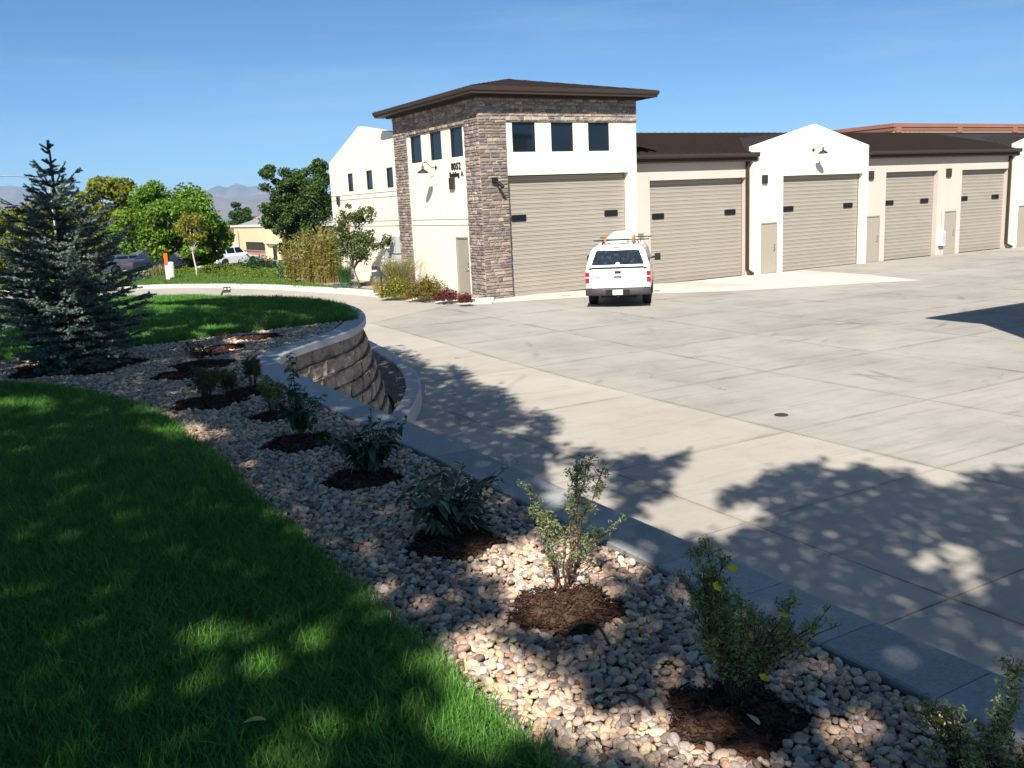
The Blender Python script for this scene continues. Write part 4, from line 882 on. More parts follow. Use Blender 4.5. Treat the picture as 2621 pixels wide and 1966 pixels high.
# ---------------------------------------------------------------- vegetation
def leafquads(C, size, r, flatten=0, asp=.55, up_=0., droop=0.):
    """diamond leaves: C (n,3) centres; returns V,F arrays"""
    n = len(C); a = r.normal(size=(n, 3)); a[:, 2] = a[:, 2]*(1-flatten)-droop; a /= np.linalg.norm(a, axis=1)[:, None]
    nn = r.normal(size=(n, 3)); nn[:, 2] += up_; b = np.cross(a, nn); b /= np.maximum(np.linalg.norm(b, axis=1)[:, None], 1e-6)
    s = (size*r.uniform(.6, 1.3, n))[:, None]; V = np.stack([C-a*s, C+b*s*asp-a*s*.1, C+a*s, C-b*s*asp-a*s*.1], 1).reshape(-1, 3)
    return V, np.arange(4*n).reshape(-1, 4)
def limbs(m, base, tops, r0, r):
    for t in tops:
        b = Vector(base); t = Vector(t); mid = b.lerp(t, .5)+Vector((r.normal(0, .08), r.normal(0, .08), .06))*((t-b).length); L = (t-b).length
        m.tube([b, b.lerp(mid, .5)+Vector((0, 0, .03*L)), mid, t], [r0, r0*.75, r0*.5, r0*.12], 6)
def tree(name, label, base, height, trunk_h, blobs, n, leaf, mt, r0, seed, group=None, cat_='tree', keep=None, up_=.4, spread=1.0, barkm='bark', clumps=26, asp=.55, trunk_top=None):
    r = np.random.default_rng(seed); t = thing(name, label, cat_, base, 0, group); bx = np.array(base)
    C = []; tops = []
    w = np.array([b[3]*b[4]*b[5] for b in blobs]); w = w/w.sum()
    cl_ = []
    for k in range(clumps):
        b = blobs[r.choice(len(blobs), p=w)]; d = r.normal(size=3); d /= np.linalg.norm(d); q = r.uniform(.35, 1)**.5; cl_.append((np.array(b[:3])+d*q*np.array(b[3:6])*.85, np.mean(b[3:6])*r.uniform(.22, .40)))
    for c, s in cl_:
        k = int(n/clumps); d = r.normal(size=(k, 3)); d /= np.linalg.norm(d, axis=1)[:, None]; q = r.uniform(0, 1, k)**.45
        C.append(c+d*q[:, None]*s*np.array([1.15, 1.15, .8])*spread); tops.append(bx+c)
    C = np.concatenate(C)+bx
    if keep is not None: C = C[keep(C)]
    V, F = leafquads(C, leaf, r, up_=up_, asp=asp); 
    me = npmesh('crown', V-bx, F, mt); link('crown', me, t)
    m = MB(); tt = Vector(base)+Vector((r.normal(0, .03)*height, r.normal(0, .03)*height, trunk_h))
    m.tube([Vector(base)-Vector((0, 0, .1)), Vector(base)+Vector((0, 0, trunk_h*.3)), Vector(base).lerp(tt, .7), tt, tt+Vector((0, 0, height*.25))], [r0*1.35, r0, r0*.85, r0*.7, r0*.3], 9)
    limbs(m, tt-Vector((0, 0, trunk_h*.12)), tops[:16], r0*.45, r); m.build('trunk', M[barkm], t, True)
    return t
M['maple'] = leafmat('maple_leaf', (.135, .235, .026), .45, .025, .35)
M['locust'] = leafmat('locust_leaf', (.20, .225, .026), .35, .03, .4)
M['darkleaf'] = leafmat('ash_leaf', (.055, .10, .020), .5, .03, .3)
M['young'] = leafmat('young_leaf', (.24, .24, .03), .4, .04, .4)
M['cedar'] = leafmat('cedar_leaf', (.028, .06, .018), .4, .02, .15)
M['spruce'] = leafmat('spruce_needle', (.145, .20, .17), .55, .02, .12, .5)
M['shade'] = leafmat('shade_tree_leaf', (.06, .13, .02), .35, .03, .3)
M['reedstem'] = flat('reed_stem', (.28, .17, .06), .8)
M['palebark'] = mat('pale_wrapped_bark', (.52, .47, .38), .9, .15, 12)
M['drab'] = leafmat('withered_leaf', (.035, .03, .022), .4, .02, .1)
M['straw'] = leafmat('straw_blade', (.38, .30, .13), .35, .02, .3); M['straw2'] = M['straw']
M['newleafi'] = leafmat('weed_leaf', (.14, .25, .03), .4, .02, .3)
M['yleaf'] = flat('yellow_brown_leaf', (.50, .36, .12), .7); M['pleaf'] = flat('pale_green_leaf', (.42, .50, .28), .7)
M['crab'] = leafmat('crabapple_leaf', (.075, .105, .028), .5, .04, .25)
M['boulder'] = mat('pale_boulder', (.45, .40, .34), .9, .25, 4, .5, 12)
M['pedgreen'] = flat('pale_green_enamel', (.52, .56, .44)); M['orange2'] = flat('orange_plastic', (.75, .13, .02)); M['galv'] = flat('galvanised_steel', (.35, .36, .37), .45, metal=.6)
M['shopwall'] = mat('tan_shop_stucco', (.66, .54, .34), .9, .05, .5); M['white2'] = flat('white_trim', (.7, .68, .62)); M['greyroof'] = mat('grey_metal_roof', (.30, .28, .27), .6, .08, .3); M['pinkbrick'] = mat('pink_brick', (.42, .24, .19), .9, .2, 2)
# ---- trees in view
t = tree('maple_tree', 'broad bright green maple tree with low crown on the far lawn beside the pale pedestal', (10.3, 58.3, -3.1), 5.6, 1.2, [(.3, 0, 3.2, 3.2, 2.8, 2.2), (2.1, 0, 1.7, 1.7, 1.8, 1.5), (-2.0, 0, 2.5, 1.8, 1.8, 1.4), (.5, 0, 4.6, 1.7, 1.7, .9), (3.0, 0, 2.4, 1.3, 1.4, 1.5), (.9, -.6, 1.4, 2.2, 2, 1.1), (1.2, -.9, .95, 2.0, 1.2, .7)], 32000, .105, M['maple'], .16, 11, clumps=70)
def far_tree(dx, dy, dist, *a, **k): pass
def at_dist(dx, dist, z):      # a point in the direction of column dx at a horizontal distance
    lo = ray(dx, 470); d = lo[:2]/np.linalg.norm(lo[:2])*dist; return (d[0], d[1], z)
b = at_dist(205, 95, tz(95)-.2)
tree('locust_tree', 'tall yellow-green honey locust rising behind the blue spruce', b, 9, 2.4, [(1.2, 0, 6.7, 3.3, 3, 2.5), (-3.6, 0, 5.6, 3.6, 2.6, 2.5), (2.6, 0, 5.0, 2.6, 2.6, 2.2), (-1, 0, 3.4, 6, 3, 2.2)], 32000, .21, M['locust'], .2, 12, clumps=80)
b = at_dist(40, 110, tz(110)-.2)
tree('locust_tree', 'lower yellow-green honey locust across the street beyond the spruce', b, 7.5, 2, [(0, 0, 5.2, 5, 3, 2.6), (4, 0, 5.6, 3.4, 3, 2.4), (-3.5, 0, 4.2, 4, 3, 2.6), (0, 0, 2.4, 6, 3, 1.8)], 24000, .23, M['locust'], .2, 13, clumps=60)
b = at_dist(652, 84, tz(84)-.2)
tree('ash_tree', 'dark green ash tree with ragged crown beside the end wall of the storage building', b, 9.3, 2.2, [(.3, 0, 5.2, 3.0, 3.0, 3.0), (-1.9, 0, 7.5, 1.8, 2, 1.6), (1.6, 0, 7.3, 2.1, 2, 2.0), (-2.0, 0, 4.2, 1.9, 2, 1.7), (.3, 0, 2.0, 2.9, 2, 1.6)], 36000, .125, M['darkleaf'], .2, 14, clumps=150, spread=.9)
tree('young_tree', 'young staked tree with thin pale trunk and yellow-green crown on the far lawn', (10.75, 52.4, -3.08), 4.4, 1.5, [(-.1, 0, 2.6, .85, .85, 1.0), (-.1, 0, 3.5, .45, .45, .6)], 2600, .075, M['young'], .045, 15, clumps=26, barkm='palebark')
b = at_dist(522, 175, -8.2)
tree('cedar_tree', 'dark rounded evergreen showing above the tan shop roof', b, 12, 3, [(0, 0, 6.8, 3.2, 3, 3.4), (.2, 0, 9.6, 1.9, 1.8, 1.6)], 7000, .24, M['cedar'], .3, 16, clumps=40)
b = at_dist(552, 180, -8.2)
tree('small_tree', 'small yellowing tree top behind the tan shop', b, 10, 3, [(0, 0, 6.6, 2.2, 2, 2.2)], 2500, .22, M['locust'], .2, 17, clumps=22)
# ---- spruce
def spruce(base, H):
    r = np.random.default_rng(5); t = thing('blue_spruce', 'young blue spruce with upright leader standing in the river stone bed', 'tree', base); b0 = np.array(base)
    m = MB(); m.tube([b0-[0, 0, .05], b0+[0, 0, H*.5], b0+[.02, 0, H*.97]], [.045, .028, .008], 8); m.build('trunk', M['bark'], t, True)
    NV = []; br = MB()
    def needles(p, q, ln, dens, fat=.6):
        p = np.array(p); q = np.array(q); L = np.linalg.norm(q-p); n = max(3, int(L*dens)); d = (q-p)/max(L, 1e-6); ts = r.uniform(0, 1.0, n); c = p+(q-p)*ts[:, None]
        s = r.normal(size=(n, 3)); s -= (s @ d)[:, None]*d; s /= np.linalg.norm(s, axis=1)[:, None]; tip = c+(s*.8+d*.62)*ln*r.uniform(.7, 1.15, n)[:, None]
        w = np.cross(s, d)*.0042*fat*1.6; NV.append(np.stack([c-w, c+w, tip], 1).reshape(-1, 3))
    prof = lambda h: np.interp(h/H, [0, .08, .2, .33, .45, .6, .72, .82, .90, 1], [.50, .66, .82, .92, .84, .64, .43, .25, .10, .015])
    h = .03; k0 = 0
    while h < H*.90:
        nb = int(np.interp(h/H, [0, .5, .8, .92], [15, 12, 7, 4])); R = prof(h)
        for k in range(nb):
            a = k0+2*math.pi*k/nb+r.normal(0, .2); L = R*r.uniform(.62, 1.15)
            rise = np.interp(h/H, [0, .1, .25, .5, .8, 1], [.04, .08, .14, .22, .45, .9])
            pts = []
            for i in range(7):
                s_ = i/6; pts.append(b0+np.array([math.cos(a)*L*s_, math.sin(a)*L*s_, h+L*(rise*s_*s_*1.0+(rise-.12)*s_*.5)+r.normal(0, .006)]))
            br.tube(pts, [.010*(1-.8*i/6) for i in range(7)], 5, False)
            for i in range(6): needles(pts[i], pts[i+1], .024, 900 if i > 1 else 300)
            nt = int(4+L*19)
            for _ in range(nt):
                s_ = r.uniform(.18, .97); i = min(5, int(s_*6)); p = pts[i]+(pts[i+1]-pts[i])*(s_*6-i); sg = r.choice([-1, 1]); aa = a+sg*r.uniform(.5, 1.0); l2 = (.06+.26*L*(1-s_*.75))*r.uniform(.6, 1.1)
                q = p+np.array([math.cos(aa)*l2, math.sin(aa)*l2, l2*r.uniform(-.05, .3)]); needles(p, q, .027, 850)
                if l2 > .13:
                    for _2 in range(int(l2*14)):
                        u_ = r.uniform(.3, .95); p2 = p+(q-p)*u_; a3 = aa+r.choice([-1, 1])*r.uniform(.5, .9); l3 = l2*.42*r.uniform(.6, 1.1); needles(p2, p2+np.array([math.cos(a3)*l3, math.sin(a3)*l3, l3*r.uniform(-.1, .45)]), .026, 800)
        k0 += 2.4; h += np.interp(h/H, [0, .4, .8, 1], [.085, .105, .13, .12])
    top = b0+np.array([.015, 0, H]); needles(b0+[0, 0, H*.80], top, .022, 900, .9)
    for hh, n in ((.86, 4), (.91, 4), (.955, 3), (.975, 3)):      # stubby buds on the leader
        for k in range(n):
            a = r.uniform(0, 6.28); p = b0+np.array([0, 0, H*hh]); q = p+np.array([math.cos(a)*.075, math.sin(a)*.075, .05]); needles(p, q, .022, 1500, 1.1); br.tube([p, q], .006, 5)
    needles(b0+[0, 0, H*.965], top+np.array([0, 0, .02]), .03, 2600, 1.2)
    br.build('branches', M['twig'], t, True); V = np.concatenate(NV)-b0; print('needles', len(V)//3)
    link('crown', npmesh('crown', V, np.arange(len(V)).reshape(-1, 3), M['spruce']), t)
spruce((SPR[0], SPR[1], LZ-.02), 2.60)
# ---- shrubs in the stone bed
M['potent'] = leafmat('potentilla_leaf', (.20, .245, .10), .45, .03, .3)
M['euon'] = leafmat('glossy_leaf', (.045, .082, .045), .35, .02, .15, .28, isl=False, spec=.6, obj=0)
M['rose'] = leafmat('rose_leaf', (.055, .10, .042), .35, .02, .2, .4, isl=False, spec=.5)
M['fine'] = leafmat('spirea_leaf', (.10, .13, .05), .4, .05, .3)
M['newleaf'] = leafmat('new_leaf', (.10, .19, .03), .3, .02, .3, isl=False)
M['petal'] = flat('yellow_petal', (.80, .52, .01), .6); M['pinkbud'] = flat('russet_bud', (.45, .17, .07), .7)
M['greenstem'] = flat('green_stem', (.09, .08, .035), .7)
def flower(t, c, s=.016, seed=0):
    r = random.Random(seed); m = MB(); c = Vector(c); nrm = Vector((r.uniform(-.5, .3), r.uniform(-.9, -.2), .8)).normalized(); N = nrm.orthogonal().normalized(); B = nrm.cross(N)
    for k in range(5):
        a = 2*math.pi*k/5; d = N*math.cos(a)+B*math.sin(a); e = nrm.cross(d)
        m.add([c, c+d*s*.7+e*s*.5+nrm*.003, c+d*s*1.15+nrm*.005, c+d*s*.7-e*s*.5+nrm*.003], [(0, 1, 2, 3)])
    m.build('flower', M['petal'], t)
def potentilla(label, base, H, rad, nst, dens, seed, group='potentilla shrubs in the stone bed', flowers=(), tall=None, gap=.18, matn='potent', leafs=.0085, lean=(0, 0), stemm='twig'):
    r = np.random.default_rng(seed); t = thing('potentilla_shrub', label, 'shrub', base, 0, group); b0 = np.array(base); st = MB(); C = []; tipz = []
    for k in range(nst):
        a = 2*math.pi*k/nst+r.normal(0, .35); R = rad*r.uniform(.15, 1.0); h = H*r.uniform(.55, 1.0)*(1-.35*(R/rad)**2)
        if tall is not None and k < len(tall): a, R, h = tall[k]
        p = [b0+np.array([math.cos(a)*.03, math.sin(a)*.03, 0])]
        for i in range(1, 8):
            s_ = i/7; p.append(b0+np.array([math.cos(a)*(.03+R*s_**1.4)+lean[0]*s_, math.sin(a)*(.03+R*s_**1.4)+lean[1]*s_, h*s_])+r.normal(0, .007, 3))
        st.tube(p, [.0048*(1-.75*i/7) for i in range(8)], 5, False); tipz.append(p[-1])
        for _ in range(int(dens*h)):
            s_ = gap+(1-gap)*r.uniform(0, 1)**.8; i = min(6, int(s_*7)); q = p[i]+(p[i+1]-p[i])*(s_*7-i); aa = r.uniform(0, 6.28); l2 = r.uniform(.015, .065)*(1.15-s_*.5); e = q+np.array([math.cos(aa)*l2, math.sin(aa)*l2, l2*r.uniform(.2, 1.0)])
            st.tube([q, e], [.0018, .0008], 3, False)
            for _2 in range(4): C.append(q+(e-q)*r.uniform(.45, 1.1)+r.normal(0, .005, 3))
    st.build('stems', M[stemm], t, True); C = np.array(C); n = len(C); C5 = np.repeat(C, 4, 0)+r.normal(0, .0065, (n*4, 3)); V, F = leafquads(C5, leafs, r, asp=.32, up_=.3)
    link('foliage', npmesh('foliage', V-b0, F, M[matn]), t)
    for i, f_ in enumerate(flowers): flower(t, (b0[0]+f_[0], b0[1]+f_[1], b0[2]+f_[2]), .017, seed+i)
    for q in tipz[:max(1, nst//4)]:
        m = MB(); m.lathe([(0, -.004), (.004, 0), (.003, .006), (0, .009)], tuple(q), (0, 0, 1), 6); m.build('bud', M['pinkbud'], t)
    return t, st
GZ = LZ-.01
def at(dx, dy, z=GZ): return G(dx, dy, z)
def rel(base, dx, dy, depth=0):         # offset of a detail seen at pixel, in the plane of the shrub facing the camera
    b = np.array(base); r = ray(dx, dy); k = (np.hypot(b[0], b[1])+depth)/np.hypot(r[0], r[1]); return tuple(r*k-b)
p1 = at(1215, 1262); fw2 = math.atan2(p1[1], p1[0])
def toward(base, dx, dy):
    o = rel(base, dx, dy); return (math.atan2(o[1], o[0]), math.hypot(o[0], o[1]), o[2])
potentilla('tall leggy potentilla with reddish upright stems lit by a patch of sun', p1, .42, .16, 13, 52, 21, tall=[toward(p1, 1245, 985), toward(p1, 1290, 1010), toward(p1, 1225, 1010), toward(p1, 1160, 1050), toward(p1, 1175, 1110), toward(p1, 1320, 1125), toward(p1, 1255, 1000)], gap=.5)
p2 = at(1590, 1500)
potentilla('bushy potentilla with four yellow flowers and a pale fallen leaf beneath', p2, .44, .18, 28, 80, 22, tall=[toward(p2, 1550, 1170), toward(p2, 1530, 1190), toward(p2, 1495, 1240), toward(p2, 1575, 1200), toward(p2, 1700, 1290), toward(p2, 1770, 1320), toward(p2, 1790, 1345)], flowers=[rel(p2, 1617, 1372, -.05), rel(p2, 1692, 1330, -.03), rel(p2, 1650, 1465, -.08), rel(p2, 1583, 1230, -.03), rel(p2, 1548, 1268, -.05)], gap=.25)
p3 = at(2105, 1672)
potentilla('low potentilla with one open yellow flower next to the wall cap', p3, .22, .16, 15, 85, 23, flowers=[rel(p3, 2027, 1558, -.02), rel(p3, 2135, 1600, -.02)], tall=[toward(p3, 2178, 1425), toward(p3, 2170, 1500), toward(p3, 2040, 1530), toward(p3, 2080, 1545)], gap=.25)
potentilla('twiggy spirea with sparse dull leaves at the bend of the stone bed', at(448, 858), .30, .17, 22, 110, 24, group='spirea shrubs in the stone bed', matn='fine', gap=.25, leafs=.009)
potentilla('small thin spirea close to the curve of the wall cap', at(548, 832), .30, .07, 9, 120, 25, group='spirea shrubs in the stone bed', matn='fine', gap=.35, leafs=.010)
potentilla('yellowing spirea half hidden behind the leafy shrub', at(592, 885), .30, .10, 12, 120, 26, group='spirea shrubs in the stone bed', matn='potent', gap=.3, leafs=.010)
potentilla('low dark spirea in its own mulch ring near the wall', at(495, 842), .20, .17, 16, 110, 27, group='spirea shrubs in the stone bed', matn='fine', gap=.2, leafs=.010)
potentilla('dark dried-up plant in the long mulch patch before the spruce', at(432, 775), .20, .20, 18, 60, 28, group='spirea shrubs in the stone bed', matn='drab', gap=.3, leafs=.009)
# glossy broad-leaved shrubs: every leaf a piece
def leafmesh(L, W, mt, droop=.25):
    v = []; f = []; n = 6
    for i in range(n+1):
        s_ = i/n; w = W*math.sin(math.pi*min(1, s_*.94+.03))**.8*(1-.25*s_); z = -droop*L*s_*s_
        v += [(-w, L*s_, z+w*.35), (0, L*s_, z), (w, L*s_, z+w*.35)]
    for i in range(n): a = 3*i; f += [(a, a+1, a+4, a+3), (a+1, a+2, a+5, a+4)]
    return mesh('leaf', v, f, mt, True)
LM = [leafmesh(.115, .028, M['euon'], .35), leafmesh(.13, .03, M['euon'], .5), leafmesh(.10, .024, M['euon'], .2)]; LN = [leafmesh(.06, .015, M['newleaf'], .1)]
LR = [leafmesh(.065, .024, M['rose'], .2), leafmesh(.08, .028, M['rose'], .3)]
def leafy(label, base, stems, nleaf, seed, meshes, group='dark leafy shrubs in the stone bed', new=None, name='leafy_shrub'):
    r = np.random.default_rng(seed); t = thing(name, label, 'shrub', base, 0, group); b0 = np.array(base); st = MB(); paths = []
    for (a, R, h) in stems:
        p = [b0]
        for i in range(1, 7): s_ = i/6; p.append(b0+np.array([math.cos(a)*R*s_**1.3, math.sin(a)*R*s_**1.3, h*s_])+r.normal(0, .006, 3))
        st.tube(p, [.006*(1-.7*i/6) for i in range(7)], 5, False); paths.append(p)
    hs = np.array([s_[2] for s_ in stems]); w = hs/hs.sum()
    for k in range(nleaf):
        j = r.choice(len(paths), p=w); p = paths[j]; s_ = .22+.78*r.uniform()**.75; i = min(5, int(s_*6)); q = p[i]+(p[i+1]-p[i])*(s_*6-i); a = r.uniform(0, 6.28)
        pit = r.uniform(-.75, .45)*(1.2-s_); sc = r.uniform(.68, 1.15)*(1.1-.35*s_)
        me = meshes[r.integers(len(meshes))]
        if new is not None and s_ > .92: me = LN[0]; pit = .5
        link('leaf', me, t, tuple(q-b0), (pit, r.uniform(-.4, .4), a), (sc, sc, sc))
    st.build('stems', M['greenstem'], t, True); return t
def stemset(base, tips, extra, rad, h, seed):
    r = random.Random(seed); return [toward(base, *q) for q in tips]+[(r.uniform(0, 6.28), rad*r.uniform(.4, 1), h*r.uniform(.6, 1)) for _ in range(extra)]
q = at(970, 1148); leafy('wide drooping dark-leaved shrub in the mulch ring nearest the tall potentilla', q, stemset(q, [(905, 1060), (1000, 1005), (940, 1040), (1050, 1045), (900, 1120), (1060, 1100)], 24, .33, .32, 31), 295, 31, LM, new=1)
q = at(795, 1018); leafy('dense rounded dark-leaved shrub beside the start of the curved cap', q, stemset(q, [(800, 885), (770, 930), (830, 930), (860, 950), (760, 970)], 24, .31, .34, 32), 295, 32, LM, new=1)
q = at(650, 940); leafy('leafy rose shrub with one tall shoot standing against the block wall', q, stemset(q, [(625, 765), (622, 790), (640, 850), (680, 860), (700, 880), (600, 880), (690, 900)], 20, .26, .36, 33), 295, 33, LR, name='rose_shrub')
# dry grass wisps at the head of the bed
def wisp(label, base, n, h, seed, mt='strawleaf', spread=.15, cat_='grass clump', group=None, name='grass_clump', w=.0035):
    t = thing(name, label, cat_, base, 0, group); me = tuft(seed, n, spread*.35, h*.5, h, w, M[mt], .55, 4); me.name = 'blades'; link('blades', me, t); return t
wisp('wispy dry grass clump on the mulch mound where the bed meets the lawn', at(565, 712), 60, .22, 61, 'straw', .2)
wisp('small yellowing grass clump beside the dark mulch at the bed head', at(478, 735), 40, .16, 62, 'straw', .2)
# drip tube, fallen leaves, weed
P = [Vector(at(1250+x, y, LZ+.012)) for x, y in ((-20, 1362), (0, 1350), (22, 1347), (42, 1352), (56, 1372), (66, 1392))]
m = MB(); m.tube([tuple(p) for p in spline([tuple(p) for p in P], .02)], .006, 6); o = m.build('drip_tube', M['black'], loc=tuple(P[0])); tag(o, 'short black drip irrigation tube lying on the river stones', 'tube')
P = [Vector(at(x, y, LZ+.012)) for x, y in ((1325, 1498), (1350, 1495), (1372, 1502), (1392, 1520), (1415, 1540))]
m = MB(); m.tube([tuple(p) for p in spline([tuple(p) for p in P], .02)], .005, 6); o = m.build('dead_twig', M['twig'], loc=tuple(P[0])); tag(o, 'bent brown twig lying across stones at the mulch edge', 'twig')
def fallen(label, dx, dy, z, L, W, col, rz):
    me = leafmesh(L, W, col, .12); me.name = 'fallen_leaf'; p = at(dx, dy, z); o = link('fallen_leaf', me, None, p, (.1, .25, rz)); tag(o, label, 'leaf')
fallen('yellow-brown fallen leaf lying on the grass', 575, 1556, LZ+.07, .075, .03, M['yleaf'], 1.2)
fallen('pale green fallen leaf on the dark mulch', 1640, 1566, LZ+.012, .07, .016, M['pleaf'], -.2)
wisp('small broad-leaved weed with one bright leaf in the lawn', at(228, 1105, LZ), 12, .16, 63, 'newleafi', .12, 'weed', name='weed', w=.007)
# ---- planting in front of the wing
M['redleaf'] = leafmat('barberry_leaf', (.11, .022, .022), .45, .02, .2)
BZ = -3.065
def bush(name, label, dx, dy, rx, rz_, n, leaf, mt, seed, group=None, z=BZ, extra=None, cat_='shrub', asp=.5):
    p = at(dx, dy, z); r = np.random.default_rng(seed); t = thing(name, label, cat_, p, 0, group); d = r.normal(size=(n, 3)); d /= np.linalg.norm(d, axis=1)[:, None]; d[:, 2] = np.abs(d[:, 2]); q = r.uniform(.15, 1, n)**.5
    th = np.arctan2(d[:, 1], d[:, 0]); lump = 1+.16*np.sin(4*th+seed)+.12*np.sin(7*th+d[:, 2]*5+seed)
    C = d*(q*lump)[:, None]*np.array([rx, rx, rz_]); V, F = leafquads(C, leaf, r, asp=asp, up_=.3); link('foliage', npmesh('foliage', V, F, mt), t)
    m = MB(); 
    for k in range(8): a = k*.8; m.tube([p, (p[0]+math.cos(a)*rx*.3, p[1]+math.sin(a)*rx*.3, p[2]+rz_*.45), (p[0]+math.cos(a)*rx*.6, p[1]+math.sin(a)*rx*.6, p[2]+rz_*.8)], [.012, .008, .003], 4, False)
    m.build('stems', M['twig'], t); return t
M['spir'] = leafmat('autumn_spirea_leaf', (.12, .12, .02), .5, .05, .3, cols=[(.10, .15, .02), (.17, .14, .02), (.20, .10, .02), (.08, .12, .02)])
M['pot2'] = leafmat('flowering_shrub_leaf', (.1, .14, .02), .5, .02, .3, cols=[(.07, .13, .02), (.12, .16, .03), (.10, .14, .02), (.55, .40, .02), (.08, .12, .02), (.12, .09, .03)])
bush('flowering_shrub', 'round shrub with yellow flowers in front of the tall ornamental grass', 857, 640, .62, .62, 5200, .035, M['pot2'], 71)
bush('spirea_shrub', 'rounded bronze and green spirea shrub by the kerb below the tower wall', 922, 643, .72, .70, 6500, .033, M['spir'], 72)
bush('barberry_shrub', 'dark red barberry shrub spreading along the kerb left of the grey-beige door', 966, 648, .45, .36, 2600, .03, M['redleaf'], 73, 'red barberry shrubs')
bush('barberry_shrub', 'small dark red barberry shrub at the kerb tip beside the stone corner', 1006, 653, .28, .30, 1500, .028, M['redleaf'], 74, 'red barberry shrubs')
M['bluejun'] = leafmat('blue_juniper', (.09, .14, .13), .35, .02, .1)
bush('juniper_mat', 'low blue-grey juniper mat beside the small tree', 752, 618, .85, .14, 2600, .03, M['bluejun'], 75)
M['reed'] = leafmat('reed_blade', (.22, .19, .05), .4, .04, .35, cols=[(.13, .18, .03), (.20, .22, .05), (.27, .20, .06), (.14, .18, .035)]); M['mis'] = leafmat('maiden_grass_blade', (.16, .19, .06), .4, .03, .35, cols=[(.13, .19, .06), (.24, .24, .09), (.38, .28, .10), (.14, .19, .07)]); M['sedge'] = leafmat('dark_grass_blade', (.05, .11, .03), .4, .03, .3)
def reeds(name, label, dx, dy, n, h, rad, w, mt, seed, lean=.15, group=None, z=BZ, feather=False):
    p = at(dx, dy, z); t = thing(name, label, 'ornamental grass', p, 0, group)
    if not feather:
        me = tuft(seed, n, rad, h*.6, h, w, M[mt], lean, 4); me.name = 'blades'; link('blades', me, t); return t
    r = np.random.default_rng(seed); cs = [(r.uniform(-rad, rad)*.8, r.uniform(-rad, rad)*.8, h*r.uniform(.72, 1.04)) for _ in range(11)]; st = MB(); C = []
    for k in range(150):
        c = cs[r.integers(len(cs))]; a = r.uniform(0, 6.28); q = rad*.28*math.sqrt(r.uniform()); x, y = c[0]+q*math.cos(a), c[1]+q*math.sin(a); hh = c[2]*r.uniform(.7, 1.03); lx, ly = r.normal(0, .09*h, 2)
        st.tube([(p[0]+x, p[1]+y, p[2]-.03), (p[0]+x+lx*.3, p[1]+y+ly*.3, p[2]+hh*.6), (p[0]+x+lx, p[1]+y+ly, p[2]+hh)], [.007, .005, .002], 4, False)
        for _ in range(44): s_ = r.uniform(.12, 1.0); C.append((x+lx*s_*s_+r.normal(0, .05), y+ly*s_*s_+r.normal(0, .05), hh*s_))
    st.build('stems', M['reedstem'], t); V, F = leafquads(np.array(C), .08, r, asp=.24, up_=0, droop=-.35); link('leaves', npmesh('leaves', V, F, M[mt]), t); return t
reeds('reed_clump', 'tall dense clump of yellow-green reeds at the left end of the planting bed', 664, 611, 700, 2.45, .80, .012, 'reed', 81, .12, 'reed clumps', feather=True)
reeds('reed_clump', 'tall browner clump of reeds against the corner of the wing', 711, 611, 700, 2.55, .62, .012, 'reed', 82, .12, 'reed clumps', feather=True)
reeds('maiden_grass', 'large fountain of pale ornamental grass before the stone pier', 862, 628, 620, 1.75, .45, .008, 'mis', 83, .75)
reeds('dark_grass', 'short dark green grass clump between the reeds and the small tree', 746, 611, 360, 1.0, .25, .009, 'sedge', 84, .5)
reeds('dry_grass', 'tuft of straw-coloured grass at the foot of the bent path light', 818, 632, 200, .8, .2, .008, 'straw2', 85, .5)
M['sun'] = leafmat('pale_bush_leaf', (.14, .20, .07), .4, .03, .3)
bush('pale_bush', 'pale green leafy bush beyond the reeds at the lawn edge', 624, 603, .62, 1.0, 1500, .07, M['sun'], 76, z=-3.08)
# small ornamental tree before the wing
tp = at(776, 622, BZ)
tree('crabapple_tree', 'small airy tree with thin trunk before the cream wing wall', tp, 3.6, .85, [(0, 0, 1.75, .95, .9, .85), (-.35, 0, 2.5, .75, .6, .7), (.45, 0, 2.6, .5, .5, .9), (.85, -.3, 1.9, .6, .5, .5), (0, 0, 3.05, .45, .4, .6)], 6500, .055, M['crab'], .035, 86, clumps=110, spread=1.0)
# junipers at the back of the lawn, one mass
r = np.random.default_rng(9); C = []
for (a, b_) in (((400, 592), (470, 588)), ((470, 588), (560, 597)), ((560, 597), (640, 600)), ((430, 580), (600, 585))):
    A, B_ = np.array(at(*a, -3.08)), np.array(at(*b_, -3.08))
    for k in range(26):
        c = A+(B_-A)*r.uniform()+np.array([r.normal(0, .5), r.uniform(-.3, 1.6), 0]); n = 420; d = r.normal(size=(n, 3)); d[:, 2] = np.abs(d[:, 2]); d /= np.linalg.norm(d, axis=1)[:, None]; C.append(c+d*(r.uniform(.2, 1, n)**.5)[:, None]*np.array([.95, .95, .42])*r.uniform(.6, 1.1))
C = np.concatenate(C); V, F = leafquads(C, .05, r, asp=.35, up_=.2, flatten=.4); M['jun'] = leafmat('juniper_leaf', (.12, .17, .02), .45, .03, .2)
o = link('juniper_groundcover', npmesh('juniper_groundcover', V, F, M['jun'])); tag(o, 'spreading yellow-green juniper groundcover along the back of the far lawn', 'groundcover', kind='stuff')
bush('juniper_bush', 'darker juniper mound in front of the white parked car', 560, 585, 1.3, .75, 3800, .06, M['cedar'], 77, z=-3.1)
reeds('pale_grass', 'tawny ornamental grass beside the pale pedestal', 338, 597, 260, .9, .7, .02, 'mis', 87, .4, z=-3.08)
bush('dark_bush', 'small dark bush behind the thin trunk of the young tree', 414, 588, .4, .7, 700, .06, M['cedar'], 78, z=-3.1)
